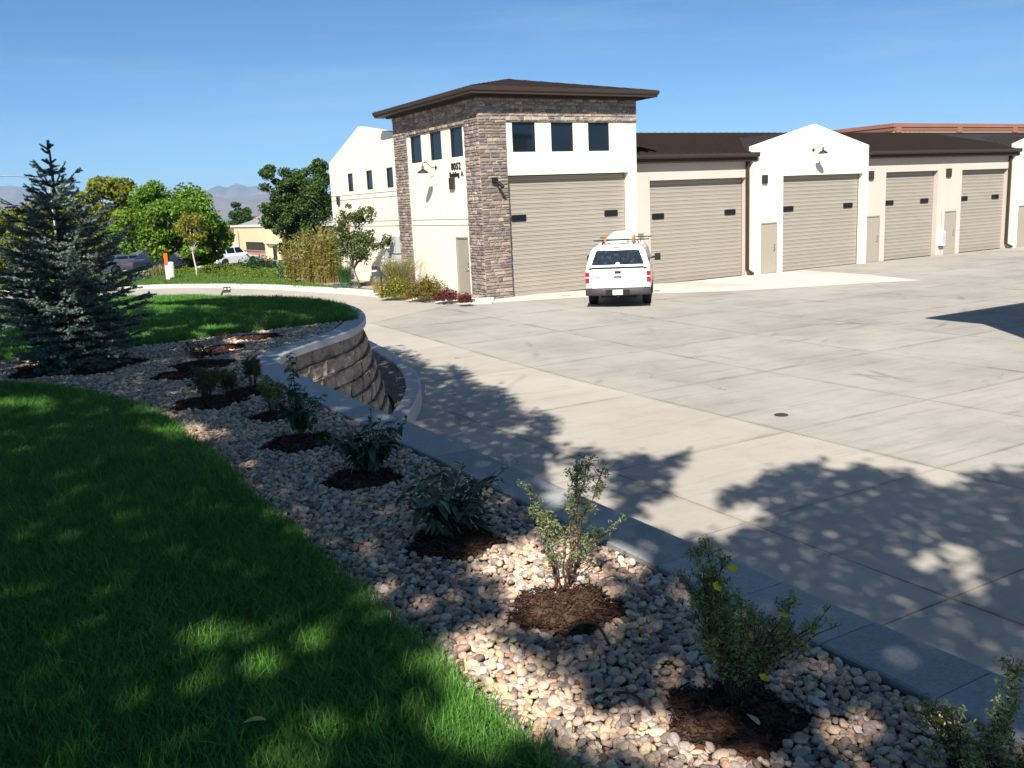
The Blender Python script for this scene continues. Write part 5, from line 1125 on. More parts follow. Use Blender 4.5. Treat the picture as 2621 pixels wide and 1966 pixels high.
def rock(label, dx, dy, s, seed, z=-3.08):
    p = at(dx, dy, z); me = pebble(seed, 3); me.name = 'boulder'; me.materials.clear(); me.materials.append(M['boulder']); o = link('boulder', me, None, (p[0], p[1], p[2]+s*.25), (0, 0, seed), (s*1.3, s, s*.6)); tag(o, label, 'boulder', 'boulders on the far lawn')
rock('pale boulder beside the thin trunk of the young tree', 435, 588, .42, 401); rock('pale boulder among the tawny grass left of the pedestal', 322, 592, .5, 402)
# ---------------------------------------------------------------- vehicles
M['carwhite'] = mat('white_car_paint', (.78, .78, .76), .3, .02, 3, spec=.5, coat=.6)
M['cardark'] = mat('dark_blue_car_paint', (.02, .028, .045), .25, .05, 3, spec=.5, coat=.8); M['cargrey'] = mat('grey_blue_car_paint', (.06, .08, .11), .25, .05, 3, spec=.5, coat=.8)
M['bumper'] = mat('dark_grey_bumper', (.035, .034, .034), .55, .1, 8, spec=.4); M['lens'] = mat('red_lamp_lens', (.35, .01, .01), .15, .15, 12, spec=.6)
M['orange'] = flat('orange_clamp', (.55, .12, .04)); M['autoglass'] = mat('dirty_auto_glass', (.016, .02, .026), .06, .5, 14, spec=.6, mixcol=(.10, .11, .12), mixscale=9, mixpos=(.55, .85)); M['blueoval'] = flat('blue_emblem', (.01, .03, .12), .25)
M['plate'] = flat('white_plate', (.75, .76, .74)); M['rim'] = mat('alloy_rim', (.45, .45, .45), .35, .05, 9, metal=.8)
def wheel(t, x, y, r, w, side):
    prof = [(r*.60, -w/2), (r*.93, -w/2), (r, -w*.36), (r, w*.36), (r*.93, w/2), (r*.60, w/2)]
    m = MB(); m.lathe([(r*.62, w*.30), (r*.58, w*.34), (r*.30, w*.22), (r*.12, w*.30), (0, w*.30)], (x, y, r), (0, side, 0), 20); rm = m.build('wheel', M['rim'], t, True)
    for k in range(5):
        a = 2*math.pi*k/5; mm = MB(); mm.tube([(x+r*.1*math.cos(a), y+side*w*.31, r+r*.1*math.sin(a)), (x+r*.58*math.cos(a), y+side*w*.34, r+r*.58*math.sin(a))], r*.07, 5); mm.build('spoke', M['rim'], rm)
    m = MB(); m.lathe(prof+[prof[0]], (x, y, r), (0, side, 0), 28); m.build('tyre', M['rubber'], rm, True)
def arch(cx, r, z0, a0=0, a1=180, n=10): return [(cx+r*math.cos(math.radians(a)), max(z0, .39+r*math.sin(math.radians(a)))) for a in np.linspace(a0, a1, n)]
def pickup(loc, rz):
    t = thing('pickup_truck', 'white pickup truck with camper topper backed out before the overhead doors', 'truck', loc, rz, world=False)
    W = .975; bo = M['carwhite']
    prof = [(.0, .60), (-.01, .9), (.0, 1.17), (.04, 1.215), (4.3, 1.215), (4.5, 1.19), (5.55, 1.10), (5.82, 1.0), (5.9, .78), (5.88, .45)]+arch(4.85, .46, .44, 8, 172)+[(4.2, .42), (1.75, .42)]+arch(1.15, .46, .44, 8, 172)+[(.4, .5)]
    m = MB(); m.prism(prof, 1, -W, W); m.build('body', bo, t, bevel=.045, seg=3)
    # cab
    def ring(x, zz, sh): return [(x+sh*(z-1.2), y, z) for y, z in zz]
    cabp = [(-.955, 1.19), (-.95, 1.26), (-.80, 1.74), (-.70, 1.85), (-.45, 1.90), (.45, 1.90), (.70, 1.85), (.80, 1.74), (.95, 1.26), (.955, 1.19)]
    m = MB(); m.loft([ring(2.12, cabp, .02), ring(2.3, cabp, 0), ring(3.6, cabp, 0), ring(4.35, cabp, -.85)]); m.build('cab', bo, t, True)
    for s in (-1, 1):
        def q(x, z, o=.008):
            y = np.interp(z, [1.26, 1.74], [.95, .80]); return (x, s*(y+o), z)
        for (a, b) in (((2.4, 2.45), (3.05, 3.05)), ((3.15, 3.15), (4.05, 3.78))):
            m = MB(); m.poly([q(a[0], 1.32), q(b[0], 1.32), q(b[1], 1.70), q(a[1], 1.70)]); m.build('side_window', M['autoglass'], t)
        m = MB(); m.box((3.22, s*W-.004 if s > 0 else s*W-.012, .98), (3.42, s*W+.012 if s > 0 else s*W+.004, 1.03)); m.build('door_handle', M['bumper'], t)
        m = MB(); m.tube([(3.98, s*.94, 1.24), (4.0, s*1.09, 1.27)], .03, 6); mi = m.build('mirror', M['black'], t)
        m = MB(); m.box((3.96, min(s*1.06, s*1.26), 1.15), (4.05, max(s*1.06, s*1.26), 1.39)); m.build('mirror_head', M['black'], mi, bevel=.025)
        m = MB(); m.loft([[(4.85+R*math.cos(a), s*(W-.02), .39+R*math.sin(a)) for a in np.radians(np.linspace(0, 180, 12))]+[(4.85-R*.93, s*(W-.02), .39), (4.85+R*.93, s*(W-.02), .39)] for R in (.47,)]+[[(4.85+R*math.cos(a), s*(W+.006), .39+R*math.sin(a)) for a in np.radians(np.linspace(0, 180, 12))]+[(4.85-R*.93, s*(W+.006), .39), (4.85+R*.93, s*(W+.006), .39)] for R in (.45,)]) if False else None
        wheel(t, 1.15, s*.84, .39, .27, s); wheel(t, 4.85, s*.84, .39, .27, s)
        # tail lamp: two stacked red lenses in a pale housing
        m = MB(); m.box((-.03, min(s*.865, s*.985), .77), (.10, max(s*.865, s*.985), 1.10)); tl = m.build('taillight', M['lens'], t, bevel=.015)
        m = MB(); m.box((-.036, min(s*.872, s*.978), .925), (-.028, max(s*.872, s*.978), .955)); m.build('reverse_lens', M['plate'], tl)
    # topper
    tp = [(-.955, 1.205), (-.95, 1.28), (-.83, 1.70), (-.74, 1.82), (-.5, 1.89), (0, 1.91), (.5, 1.89), (.74, 1.82), (.83, 1.70), (.95, 1.28), (.955, 1.205)]
    m = MB(); m.loft([ring(.02, tp, .27), ring(.06, tp, .27), ring(1.2, tp, .0), ring(2.08, tp, 0)]); tpo = m.build('topper', bo, t, True, bevel=.02)
    rx = lambda z, o=-.012: .02+.27*(z-1.2)+o
    m = MB(); zz = [(-.86, 1.235), (.86, 1.235), (.80, 1.44), (.675, 1.765), (.64, 1.785), (-.64, 1.785), (-.675, 1.765), (-.80, 1.44)]
    m.loft([[(rx(z, .01), y, z) for y, z in zz], [(rx(z, -.016), y, z) for y, z in zz]]); m.build('hatch_frame', M['metal'], tpo)
    zz = [(-.80, 1.30), (.80, 1.30), (.76, 1.44), (.645, 1.74), (-.645, 1.74), (-.76, 1.44)]
    m = MB(); m.poly([(rx(z, -.020), y, z) for y, z in zz]); m.build('rear_window', M['autoglass'], tpo)
    m = MB(); m.box((rx(1.26)-.03, -.78, 1.24), (rx(1.26)+.01, .78, 1.285)); m.build('hatch_bar', M['plate'], tpo)
    m = MB(); m.box((-.03, -.88, 1.195), (.02, .88, 1.222)); m.build('hatch_gap', M['black'], tpo)
    for s in (-1, 1): m = MB(); m.lathe([(0, .03), (.03, .025), (.035, 0)], (rx(1.27)-.02, s*.74, 1.27), (-1, 0, 0), 10); m.build('hatch_lock', M['plate'], tpo)
    m = MB(); m.box((rx(1.82)-.01, -.12, 1.815), (rx(1.82)+.03, .12, 1.84)); m.build('brake_light', M['lens'], tpo)
    m = MB(); m.lathe([(0, 0), (.07, 0)], (0, 0, 0), (-1, 0, 0), 16); m.v = [(rx(1.34, -.026), v[1]*1.0, 1.345+v[2]*.45) for v in m.v]; m.build('sticker', M['plate'], tpo)
    for s in (-1, 1):
        zz = [(.75, 1.34), (1.85, 1.34), (1.80, 1.66), (.95, 1.66)]; m = MB(); m.poly([(x, s*(np.interp(z, [1.28, 1.70], [.95, .83])+.006), z) for x, z in zz]); m.build('side_window', M['autoglass'], tpo)
    # tailgate
    m = MB(); m.box((-.022, -.80, .60), (.01, .80, 1.185)); tg = m.build('tailgate', bo, t, bevel=.018)
    m = MB(); m.box((-.012, -.815, .60), (.012, -.803, 1.19)); m.box((-.012, .803, .60), (.012, .815, 1.19)); m.box((-.012, -.80, .588), (.012, .80, .598)); m.build('panel_gap', M['black'], tg)
    m = MB(); m.box((-.030, -.095, 1.035), (-.018, .095, 1.12)); h = m.build('tailgate_handle', M['black'], tg, bevel=.01)
    m = MB(); m.box((-.034, -.06, 1.07), (-.029, .06, 1.10)); m.build('latch', M['bumper'], tg)
    m = MB(); m.lathe([(0, .01), (1, .008), (1, 0)], (0, 0, 0), (-1, 0, 0), 28); m.v = [(-.022+v[0], v[1]*.115, .935+v[2]*.044) for v in m.v]; m.build('emblem', M['blueoval'], tg)
    m = MB(); m.lathe([(.96, .012), (1, .012), (1.06, .009), (1.06, 0)], (0, 0, 0), (-1, 0, 0), 28); m.v = [(-.022+v[0], v[1]*.115, .935+v[2]*.044) for v in m.v]; m.build('emblem_rim', M['metal'], tg)
    rt_ = (math.pi/2, 0, -math.pi/2)
    text3('emblem_script', 'Ford', .062, (-.036, .062, .915), rt_, M['plate'], tg, .001)
    text3('badge', 'F-150', .075, (-.026, .735, .915), rt_, M['bumper'], tg, .004, 1.0, .002)
    text3('trim_badge', 'XLT', .042, (-.026, .69, .865), rt_, M['bumper'], tg, .003)
    # bumper and plate
    pr = [(-.20, .40), (-.22, .46), (-.20, .57), (-.05, .585), (.02, .58), (.02, .42), (-.1, .38)]
    m = MB(); m.loft([[(x+(abs(y)/1.0)**4*.13, y, z) for x, z in pr] for y in np.linspace(-.985, .985, 15)]); bp = m.build('bumper', M['bumper'], t, True, bevel=.012)
    m = MB(); m.box((-.228, -.36, .41), (-.19, .36, .565)); m.build('step_pad', M['black'], bp)
    m = MB(); m.box((-.243, -.152, .415), (-.229, .152, .565)); pl = m.build('license_plate', M['plate'], bp)
    text3('plate_text', 'TYC-B5F', .075, (-.246, .135, .465), rt_, M['greybox'], bp, .001)
    m = MB(); m.tube([(-.2, 0, .36), (.1, 0, .36)], .035, 6); m.build('hitch', M['black'], bp)
    m = MB(); m.box((.3, -.55, .28), (5.2, .55, .5)); m.build('chassis', M['black'], t)
    # roof rack
    for x, y0, y1, z in ((.62, -.93, .75, 2.02), (1.62, -1.0, .62, 2.06)):
        m = MB(); m.tube([(x, y0, z), (x, y1, z)], .018, 6)
        for s in (-1, 1): m.tube([(x, s*.44, z), (x-.03, s*.50, 1.86)], .026, 5)
        m.build('rack_bar', M['black'], t)
        for s in (-.46, .40): m = MB(); m.box((x-.03, s-.035, z-.05), (x+.03, s+.035, z+.075)); m.build('rack_clamp', M['orange'], t)
    m = MB(); m.tube([(.64, -.60, 2.0), (1.0, -.62, 1.89)], .018, 5); m.tube([(.9, -.66, 1.89), (1.5, -.68, 2.05)], .012, 5); m.build('rack_strut', M['black'], t)
    m = MB(); m.tube([(4.55, -.86, 1.18), (4.5, -.86, 1.95)], .006, 5); m.build('antenna', M['black'], t)
    m = MB(); m.poly([(4.12, -.82, 1.26), (4.12, .82, 1.26), (3.62, .70, 1.78), (3.62, -.70, 1.78)]); m.v = [(a+.03, b, c+.02) for a, b, c in m.v]; m.build('windshield', M['autoglass'], t)
    for s in (-1, 1): m = MB(); m.box((5.80, min(s*.62, s*.95), .82), (5.9, max(s*.62, s*.95), 1.0)); m.build('headlight', M['plate'], t, bevel=.02)
    m = MB(); m.box((5.84, -.6, .72), (5.91, .6, 1.0)); m.build('grille', M['bumper'], t, bevel=.01)
    return t
TL = (16.98, 22.60); TR = math.radians(50.0)
pickup((TL[0], TL[1], pz(*TL)+.006), TR)
cb = thing('roof_box', 'white tapered cargo box strapped on the roof rack of the pickup', 'cargo box', (TL[0], TL[1], pz(*TL)+.006), TR, world=False)
rings = [[(x, y, z) for y, z in ((-.43*k-.02, 2.06), (-.18*k-.02, 2.06+.22*h), (.14*k-.02, 2.06+.22*h), (.40*k-.02, 2.06))] for x, k, h in ((.55, .96, .9), (.6, 1, 1), (1.7, 1, 1), (2.1, .8, .5))]
m = MB(); m.loft(rings); m.build('lid', M['carwhite'], cb, bevel=.02)
m = MB(); m.box((.62, -.27, 1.925), (2.0, .25, 2.058)); m.build('base', M['carwhite'], cb)
def car(name, label, loc, rz, paint, L=4.6, W=.92, H=1.65, belt=.98, suv=True, group=None):
    t = thing(name, label, 'car', loc, rz, group, world=False); r = .34; f = L-.95; b = .9
    prof = [(.02, .45), (0, .75), (.06, belt-.02), (L*.62, belt), (L*.70, belt-.03), (L*.95, belt-.22), (L-.02, .62), (L, .35)]+[(f+.42*math.cos(a), max(.28, r+.42*math.sin(a))) for a in np.radians(np.linspace(5, 175, 9))]+[(b+.42*math.cos(a), max(.28, r+.42*math.sin(a))) for a in np.radians(np.linspace(5, 175, 9))]+[(.15, .35)]
    m = MB(); m.prism(prof, 1, -W, W); m.build('body', paint, t, bevel=.06, seg=3)
    zz = [(-W+.04, belt-.01), (-W+.08, belt+.1), (-W+.24, H-.06), (-W+.36, H), (W-.36, H), (W-.24, H-.06), (W-.08, belt+.1), (W-.04, belt-.01)]
    x0, x1 = (.12, L*.70) if suv else (.75, L*.72)
    m = MB(); m.loft([[(x0+s*(z-belt)*.9, y, z) for y, z in zz] if False else [(x0+(z-belt)*(.35 if suv else .9), y, z) for y, z in zz], [(x1-(z-belt)*1.25, y, z) for y, z in zz]]); m.build('cabin', paint, t, True, bevel=.03)
    for s in (-1, 1):
        q = lambda x, z: (x, s*(np.interp(z, [belt+.1, H-.06], [W-.08, W-.24])+.008), z); d = (.35 if suv else .9)
        for a, c in ((x0+.30, L*.24), (L*.26, L*.43), (L*.445, x1-.28)):
            m = MB(); a2 = a+(.15 if a < x0+.35 else 0); c2 = c-(.38 if c > L*.5 else 0); m.poly([q(a, belt+.07), q(c, belt+.07), q(c2, H-.12), q(a2, H-.12)]); m.build('side_window', M['glass'], t)
        for x in (b, f): 
            m = MB(); m.lathe([(r*.62, .06), (r*.2, .03), (0, .05)], (x, s*(W-.10), r), (0, s, 0), 16); w = m.build('wheel', M['rim'], t, True)
            m = MB(); m.lathe([(r*.6, -.1), (r*.94, -.1), (r, -.05), (r, .06), (r*.94, .1), (r*.62, .1)], (x, s*(W-.12), r), (0, s, 0), 20); m.build('tyre', M['rubber'], w, True)
        m = MB(); m.box((-.02, min(s*.6, s*.88), .72), (.1, max(s*.6, s*.88), .92)); m.build('taillight', M['lens'], t)
        m = MB(); m.box((L-.28, min(s*.58, s*.86), .62), (L-.02, max(s*.58, s*.86), .74)); m.build('headlight', M['plate'], t, bevel=.02)
        m = MB(); m.box((x1-.35, min(s*(W-.02), s*(W+.16)), belt+.02), (x1-.25, max(s*(W-.02), s*(W+.16)), belt+.16)); m.build('mirror', paint, t, bevel=.02)
    m = MB(); xb = lambda z: x1-(z-belt)*1.25+.012; m.poly([(xb(belt+.08), -W+.16, belt+.08), (xb(belt+.08), W-.16, belt+.08), (xb(H-.08), W-.34, H-.08), (xb(H-.08), -W+.34, H-.08)]); m.build('windshield', M['glass'], t)
    xr = lambda z: x0+(z-belt)*(.35 if suv else .9)-.012
    m = MB(); m.poly([(xr(belt+.1), -W+.16, belt+.1), (xr(belt+.1), W-.16, belt+.1), (xr(H-.1), W-.34, H-.1), (xr(H-.1), -W+.34, H-.1)]); m.build('rear_window', M['glass'], t)
    return t
def place(dx, dy, ex=-.095): return GT(dx, dy, ex)
c0 = at_dist(438, 71, tz(71)-.095); va = math.atan2(c0[1], c0[0])
car('parked_car', 'white parked SUV half hidden by the maple in the lot behind the far lawn', c0, va-math.radians(47), M['carwhite'], group='cars in the lot behind the lawn')
c1 = at_dist(262, 66, tz(66)-.095); va = math.atan2(c1[1], c1[0])
car('parked_car', 'dark blue parked sedan seen between the spruce and the pale pedestal', c1, va-math.radians(70), M['cardark'], H=1.48, suv=False, group='cars in the lot behind the lawn')
c2 = at_dist(196, 72, tz(72)-.095); va = math.atan2(c2[1], c2[0])
car('parked_car', 'grey-blue parked car behind the spruce branches next to the sedan', c2, va-math.radians(62), M['cargrey'], H=1.5, suv=False, group='cars in the lot behind the lawn')
# ---------------------------------------------------------------- street furniture
p = at(372, 602, -3.08); t = thing('utility_pedestal', 'pale green rounded utility pedestal on the far lawn', 'utility pedestal', p)
m = MB(); m.lathe([(.175, 0), (.18, .05), (.18, .80), (.165, .87), (.1, .905), (0, .91)], p, (0, 0, 1), 20); m.build('cover', M['pedgreen'], t, True)
m = MB(); m.lathe([(.2, -.02), (.2, .045), (.18, .05)], p, (0, 0, 1), 20); m.build('base', M['pedgreen'], t)
p = at(363.5, 606, -3.08); t = thing('marker_post', 'flat white marker post with orange top beside the pedestal', 'marker post', p, world=True)
m = MB(); m.box((p[0]-.09, p[1]-.012, p[2]-.05), (p[0]+.09, p[1]+.012, p[2]+.80)); m.build('post', M['plate'], t, bevel=.006)
m = MB(); m.box((p[0]-.092, p[1]-.014, p[2]+.803), (p[0]+.092, p[1]+.014, p[2]+1.42)); m.build('orange_band', M['orange2'], t, bevel=.006)
p = at_dist(467, 30.5, -3.19); t = thing('access_pedestal', 'dark gooseneck access keypad pedestal rising behind the lawn crest', 'keypad pedestal', p); 
vd = Vector((p[0], p[1], 0)).normalized(); sd = Vector((vd.y, -vd.x, 0)); b = Vector(p)
P = spline([tuple(b+sd*a+Vector((0, 0, z))) for a, z in ((-.10, 0), (-.10, .55), (-.09, .80), (-.02, .93), (.06, .96))], .05); m = MB(); m.tube([tuple(q) for q in P], .035, 8); m.build('post', M['bumper'], t, True)
def obox(mb, c, ax, ay, az, h): 
    v = [c+ax*(sx*h[0])+ay*(sy*h[1])+az*(sz*h[2]) for sx, sy, sz in ((-1, -1, -1), (1, -1, -1), (1, 1, -1), (-1, 1, -1), (-1, -1, 1), (1, -1, 1), (1, 1, 1), (-1, 1, 1))]
    return mb.add([tuple(q) for q in v], [(0, 3, 2, 1), (4, 5, 6, 7), (0, 1, 5, 4), (1, 2, 6, 5), (2, 3, 7, 6), (3, 0, 4, 7)])
m = MB(); obox(m, b+sd*.10+Vector((0, 0, .97)), sd, vd, Vector((0, 0, 1)), (.11, .05, .09)); hd = m.build('keypad_housing', M['bumper'], t)
for q in (-.05, .05): m = MB(); obox(m, b+sd*(.10+q)-vd*.053+Vector((0, 0, 1.0)), sd, vd, Vector((0, 0, 1)), (.025, .004, .025)); m.build('button', M['plate'], hd)
p = at_dist(392, 29, -3.2); t = thing('marker_flag', 'tiny red utility marker flag behind the lawn crest', 'flag', p); b = Vector(p)
m = MB(); m.tube([p, (p[0], p[1], p[2]+.86)], .006, 5); m.build('wire', M['metal'], t)
m = MB(); m.loft([[tuple(b+sd*a+Vector((0, 0, z))+vd*.012*math.sin(a*40)) for z in (.86, .70)] for a in (0, .05, .11)], caps=False); m.build('cloth', M['red'], t)
# bent path light in the planting bed
p = at(826, 641, BZ); t = thing('path_light', 'bent brown metal path light post in the planting bed', 'path light', p); b = Vector(p)
P = spline([tuple(b+Vector((a*.96, -a*.28, z))) for a, z in ((.0, -.05), (.0, .5), (-.005, .85), (-.05, 1.03), (-.15, 1.09))], .05); m = MB(); m.tube([tuple(q) for q in P], .038, 8); m.build('post', M['fascia'], t, True)
m = MB(); m.box((b.x-.30, b.y-.0, b.z+.98), (b.x-.12, b.y+.11, b.z+1.12)); hd = m.build('head', M['fascia'], t, bevel=.01)
m = MB(); m.box((b.x-.29, b.y-.006, b.z+.93), (b.x-.16, b.y+.1, b.z+.985)); m.build('lens', M['plate'], hd)
# street lamp
p = at_dist(116, 78, tz(78)+.15); t = thing('street_lamp', 'grey street lamp with long curved arm reaching out behind the spruce', 'street lamp', p); b = Vector(p); vd2 = Vector((p[0], p[1], 0)).normalized(); sd2 = Vector((vd2.y, -vd2.x, 0))
m = MB(); m.tube([p, tuple(b+Vector((0, 0, 6.6)))], [.10, .06], 10); m.build('pole', M['galv'], t, True)
P = spline([tuple(b+sd2*a+Vector((0, 0, z))) for a, z in ((0, 6.35), (-.5, 6.95), (-1.3, 7.33), (-2.5, 7.48), (-3.4, 7.48))], .15); m = MB(); m.tube([tuple(q) for q in P], .045, 7); m.build('arm', M['galv'], t, True)
m = MB(); obox(m, b-sd2*3.8+Vector((0, 0, 7.46)), sd2, vd2, Vector((0, 0, 1)), (.42, .16, .07)); m.build('lamp_head', M['plate'], t)
# ---- tan shop building beyond the lot
A = Vector(at_dist(470, 178, -6.8)); B = Vector(at_dist(640, 138, -6.8)); u_ = (B-A); u_.z = 0; u_ = u_.normalized(); nrm = Vector((u_.y, -u_.x, 0)); base = Vector((A.x, A.y, min(A.z, B.z)-.3))
if nrm.dot(-base) < 0: nrm = -nrm
shop = thing('shop_building', 'low tan commercial building with pink brick base and dark windows beyond the parking lot', 'building', tuple(base))
HS = (base.length*0); up3 = Vector((0, 0, 1))
def sb_(name, mt, s0, s1, d0, d1, z0, z1, par=None, bev=0):
    m = MB(); v = [base+u_*s+nrm*d+up3*z for s, d, z in ((s0, d0, z0), (s1, d0, z0), (s1, d1, z0), (s0, d1, z0), (s0, d0, z1), (s1, d0, z1), (s1, d1, z1), (s0, d1, z1))]
    m.add([tuple(q) for q in v], [(0, 3, 2, 1), (4, 5, 6, 7), (0, 1, 5, 4), (1, 2, 6, 5), (2, 3, 7, 6), (3, 0, 4, 7)]); return m.build(name, mt, par or shop)
def s_of(dx):     # distance along the facade of a photograph column
    r = ray(dx, 540); n2 = np.array([nrm.x, nrm.y]); k = (n2 @ np.array([base.x, base.y]))/(n2 @ r[:2]); q = r[:2]*k-np.array([base.x, base.y]); return float(q @ np.array([u_.x, u_.y]))
sw0, sw1 = s_of(486), s_of(700)
wallh = 5.5
sb_('wall', M['shopwall'], sw0, sw1+8, -14, 0, -3, wallh)
sb_('cornice', M['white2'], sw0-.2, sw1+8, -14.2, .18, wallh, wallh+.28)
m = MB(); q = lambda s, d, z: tuple(base+u_*s+nrm*d+up3*z); m.poly([q(sw0, -1.5, wallh+.25), q(sw1+8, -1.5, wallh+.25), q(sw1+8, -9, wallh+2.3), q(sw0, -9, wallh+2.3)]); m.poly([q(sw0, -9, wallh+2.3), q(sw1+8, -9, wallh+2.3), q(sw1+8, -14, wallh+.25), q(sw0, -14, wallh+.25)]); m.poly([q(sw0, -1.5, wallh+.25), q(sw0, -9, wallh+2.3), q(sw0, -14, wallh+.25)]); m.build('roof', M['greyroof'], shop)
sb_('awning', M['terra2'], sw0, s_of(510), 0, .5, wallh-.9, wallh-.2)
for dx in (498, 504, 511, 519): s_ = s_of(dx); sb_('pipe', M['terra2'] if dx in (504, 519) else M['white2'], s_-.06, s_+.06, .01, .12, .6, wallh-.6)
for d0, d1 in ((533, 577), (607, 645)):
    a, b_ = s_of(d0), s_of(d1); w = sb_('window', M['frame'], a, b_, -.05, .03, 1.75, 3.05); n = 6
    for k in range(n): sb_('pane', M['glass'], a+(b_-a)*(k+.06)/n, a+(b_-a)*(k+.94)/n, .0, .034, 1.83, 2.97, w)
    sb_('brick_base', M['pinkbrick'], a-.8, b_+.6, .0, .12, -.2, 1.5); sb_('sill', M['terra'], a-.8, b_+.6, .0, .2, 1.5, 1.68)
a, b_ = s_of(590), s_of(603); d = sb_('door', M['frame'], a, b_, -.05, .03, .2, 2.55); sb_('pane', M['glass'], a+.15, (a+b_)/2-.05, 0, .034, .4, 2.45, d); sb_('pane', M['glass'], (a+b_)/2+.05, b_-.15, 0, .034, .4, 2.45, d)
for dx in (581, 606): s_ = s_of(dx); sb_('pillar', M['shopwall'], s_-.25, s_+.25, .0, .5, -.1, 3.3)
sb_('canopy', M['shopwall'], s_of(578), s_of(609), .0, .55, 2.9, 3.4)
# ---------------------------------------------------------------- trees behind the viewpoint that shade the foreground
EDGE = [(0, 690), (60, 690), (300, 684), (420, 675), (470, 668), (560, 665), (640, 660), (700, 664), (750, 672), (790, 690), (815, 740), (880, 785), (960, 800), (1020, 820), (1060, 830), (1100, 870), (1190, 905), (1210, 930), (1180, 960), (1330, 985), (1480, 985), (1480, 1010), (1430, 1050), (1420, 1100), (1530, 1095), (1620, 1040), (1700, 1000), (1790, 1010), (1900, 1010), (2000, 1040), (2080, 1060), (2100, 1020), (2300, 1010), (2300, 1800), (-100, 1800), (-100, 690)]
LIT = [(2060, 1190, 50, 20), (2000, 1215, 25, 13), (2085, 1230, 45, 20), (2110, 1272, 38, 15), (1110, 925, 30, 7), (1500, 1115, 95, 34), (1640, 1105, 26, 12), (1310, 1188, 95, 40), (1240, 1080, 55, 70), (1015, 1410, 70, 34), (1140, 1500, 85, 36), (1260, 1548, 70, 22), (1430, 1585, 55, 38), (1560, 1645, 90, 16), (1850, 1570, 70, 26), (940, 1440, 34, 22), (340, 895, 38, 7), (595, 875, 36, 8), (500, 930, 40, 6), (330, 930, 26, 6), (717, 871, 26, 9), (800, 905, 40, 9), (540, 1440, 105, 52), (900, 1500, 60, 70), (640, 1600, 110, 38), (470, 1395, 50, 20), (70, 880, 60, 9), (400, 935, 52, 14), (1040, 1600, 70, 40), (650, 680, 60, 5), (700, 690, 40, 6), (150, 690, 60, 8), (1180, 1330, 60, 12), (1000, 1000, 60, 8), (2030, 1560, 50, 40)]
rl = random.Random(4); L2_ = []
for (cx, cy, rx_, ry_) in LIT:            # break the lawn flecks into ragged clusters
    if cy > 1380 and cx < 1060:
        for _ in range(7): L2_.append((cx+rl.gauss(0, .75)*rx_, cy+rl.gauss(0, .75)*ry_, rx_*rl.uniform(.22, .5), ry_*rl.uniform(.25, .6)))
    else: L2_.append((cx, cy, rx_, ry_))
LIT = L2_
def want_shade(L):
    px = np.array([PX(p) for p in L]); px[:, :2] += RNG.normal(0, 1, (len(px), 2))*np.array([9, 6]); s = inpoly(px[:, 0]+13*np.sin(px[:, 1]*.09+px[:, 0]*.02)+7*np.sin(px[:, 0]*.23), px[:, 1]+9*np.sin(px[:, 0]*.065)+6*np.sin(px[:, 0]*.19+px[:, 1]*.1), EDGE)
    wob = 1+.55*np.sin(px[:, 0]*.06+np.sin(px[:, 1]*.07)*2)*np.sin(px[:, 1]*.09+1)+RNG.normal(0, .22, len(px))
    for cx, cy, rx_, ry_ in LIT:
        k_ = 1.0 if (cy > 1380 and cx < 930) else 2.4 if (cy > 1300 and cx < 1700) else 1.45 if cy > 840 and cx < 1960 else 1.1
        s &= ((px[:, 0]-cx)/(rx_*k_))**2+((px[:, 1]-cy)/(ry_*k_))**2 > wob
    for wx, wy, wr in ((2.28, 3.48, .44), (2.05, 3.2, .28)): s &= ((L[:, 0]-wx)**2+(L[:, 1]-wy)**2 > wr*wr) | (L[:, 2] < -2.5)
    s &= ((L[:, 0]-3.55)**2+(L[:, 1]-5.0)**2 > .3**2) | (L[:, 2] > -2.5)
    dsp = np.hypot(L[:, 0]-2.0, L[:, 1]-13.3); s &= ~((dsp < 1.7) & (np.sin(L[:, 0]*5.1+1)*np.sin(L[:, 1]*4.3) > .15) & (L[:, 2] > -2.5))
    front = px[:, 2] > .2; off_ = ~front | (px[:, 0] < -60) | (px[:, 0] > 2270) | (px[:, 1] > 1720)
    return s | off_, off_
top_poly = [tuple(p) for p in WP if p[1] > -15]+[(-40, 24), (-40, -15)]
def landing(P):
    k = (P[:, 2]-LZ)/-SUN[2]; L = P+SUN*k[:, None]; on = inpoly(L[:, 0], L[:, 1], top_poly); k2 = (P[:, 2]+3.37)/-SUN[2]; L2 = P+SUN*k2[:, None]
    return np.where(on[:, None], L, L2)
CRN = [(np.array([-.6, -2.6, 6.4]), np.array([4.6, 4.4, 2.5]), (-1.6, -3.4)), (np.array([-1.6, 5.6, 6.3]), np.array([4.0, 5.0, 2.4]), (-3.9, 5.6)), (np.array([-6.4, .6, 5.9]), np.array([4.2, 4.6, 2.5]), (-6.6, .4))]
r = np.random.default_rng(77); per = [[], [], []]
N_ = 190000
Lg = np.concatenate([np.stack([r.uniform(-2, 13, N_), r.uniform(1.0, 21, N_)], 1), np.stack([r.uniform(-1.5, 1.35, 4000), r.uniform(1.5, 12, 4000)], 1)]); on = inpoly(Lg[:, 0], Lg[:, 1], top_poly); Lz = np.where(on, LZ, -3.37); Lp = np.column_stack([Lg, Lz]); ok, off_ = want_shade(Lp); Lp = Lp[ok & ~off_]
tops = r.uniform(0, 1, len(Lp)); best = np.full(len(Lp), -1); Pp = np.zeros_like(Lp)
for tr in range(6):
    h = r.uniform(5.2, 11.0, len(Lp)); C = Lp-SUN/(-SUN[2])*(-h)[:, None]*-1
    C = Lp+(-SUN)*(h/-SUN[2])[:, None]
    for i, (c, e, _) in enumerate(CRN):
        ins = (((C-c)/e)**2).sum(1) < 1; take = ins & (best < 0); best[take] = i; Pp[take] = C[take]
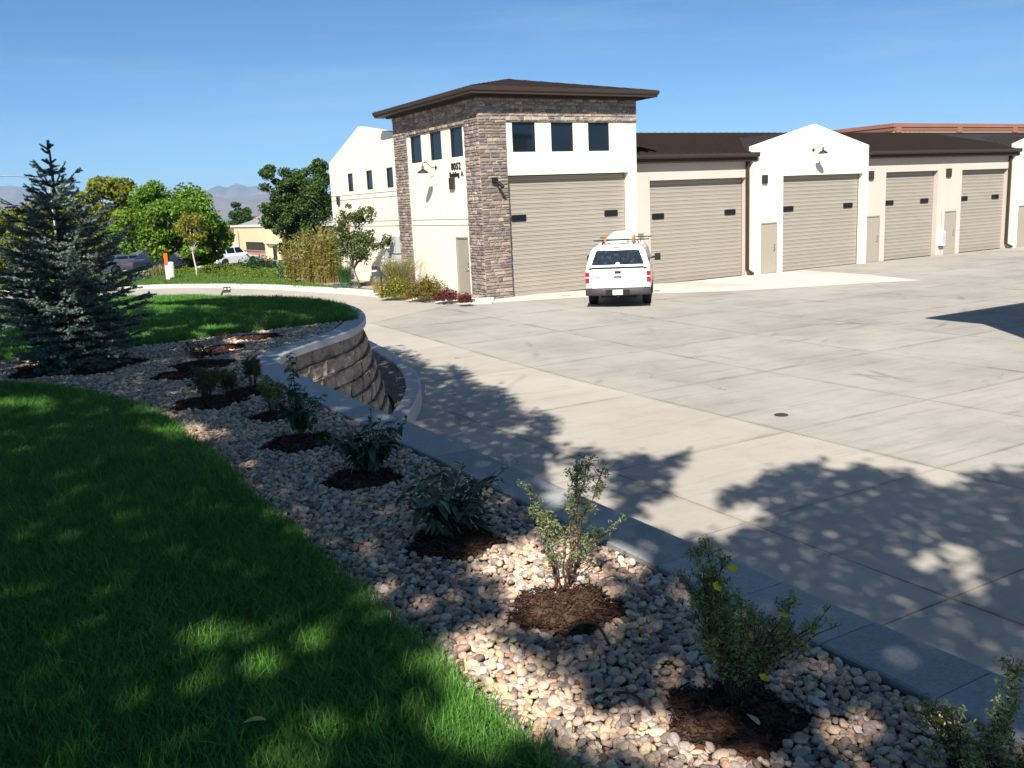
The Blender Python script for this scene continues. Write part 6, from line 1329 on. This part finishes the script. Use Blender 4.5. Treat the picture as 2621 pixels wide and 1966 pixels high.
mi_ = best < 0; h = r.uniform(7.2, 9.2, mi_.sum()); C = Lp[mi_]+(-SUN)*(h/-SUN[2])[:, None]; Pp[mi_] = C
best[mi_] = np.argmin(np.stack([np.linalg.norm((C-c)/e, axis=1) for c, e, _ in CRN], 1), 1)
print('shade leaves', len(Pp), 'outside', mi_.sum())
labs = ['wide shade tree standing on the raised lawn just behind the stone bed', 'shade tree on the raised lawn across from the blue spruce', 'shade tree farther back on the raised lawn away from the wall']
for i, (c, e, tb) in enumerate(CRN):
    Ci = Pp[best == i]; n = 4500; d = r.normal(size=(n, 3)); d /= np.linalg.norm(d, axis=1)[:, None]; X = c+d*(r.uniform(.2, 1, n)**.4)[:, None]*e; okx, offx = want_shade(landing(X)); X = X[okx]
    Ci = np.concatenate([Ci, X]); base = (tb[0], tb[1], LZ-.02); t = thing('shade_tree', labs[i], 'tree', base, 0, 'shade trees on the raised lawn'); V, F = leafquads(Ci, .085, r, asp=.5, up_=.5)
    link('crown', npmesh('crown', V-np.array(base), F, M['shade']), t)
    m = MB(); tt = Vector((tb[0], tb[1], 3.2)); m.tube([base, (tb[0], tb[1], 1.0), tuple(tt), tuple(tt+Vector((0, 0, 2)))], [.19, .15, .11, .05], 9)
    limbs(m, tt-Vector((0, 0, .4)), [Vector(c+dd*e*.6) for dd in (d[:6])], .05, r); m.build('trunk', M['bark'], t, True)
# ---------------------------------------------------------------- air
m = MB(); m.box((-21000, -21000, -14), (21000, 21000, 640)); hz = m.build('haze', None); hz.data.materials.clear()
hm = bpy.data.materials.new('air'); hm.use_nodes = True; hn = hm.node_tree; hn.nodes.remove(hn.nodes['Principled BSDF']); pv = hn.nodes.new('ShaderNodeVolumePrincipled')
pv.inputs['Color'].default_value = (.45, .67, 1.0, 1); pv.inputs['Density'].default_value = 5e-5; pv.inputs['Anisotropy'].default_value = .0
hn.links.new(pv.outputs[0], hn.nodes['Material Output'].inputs['Volume']); hz.data.materials.append(hm); tag(hz, kind='stuff')
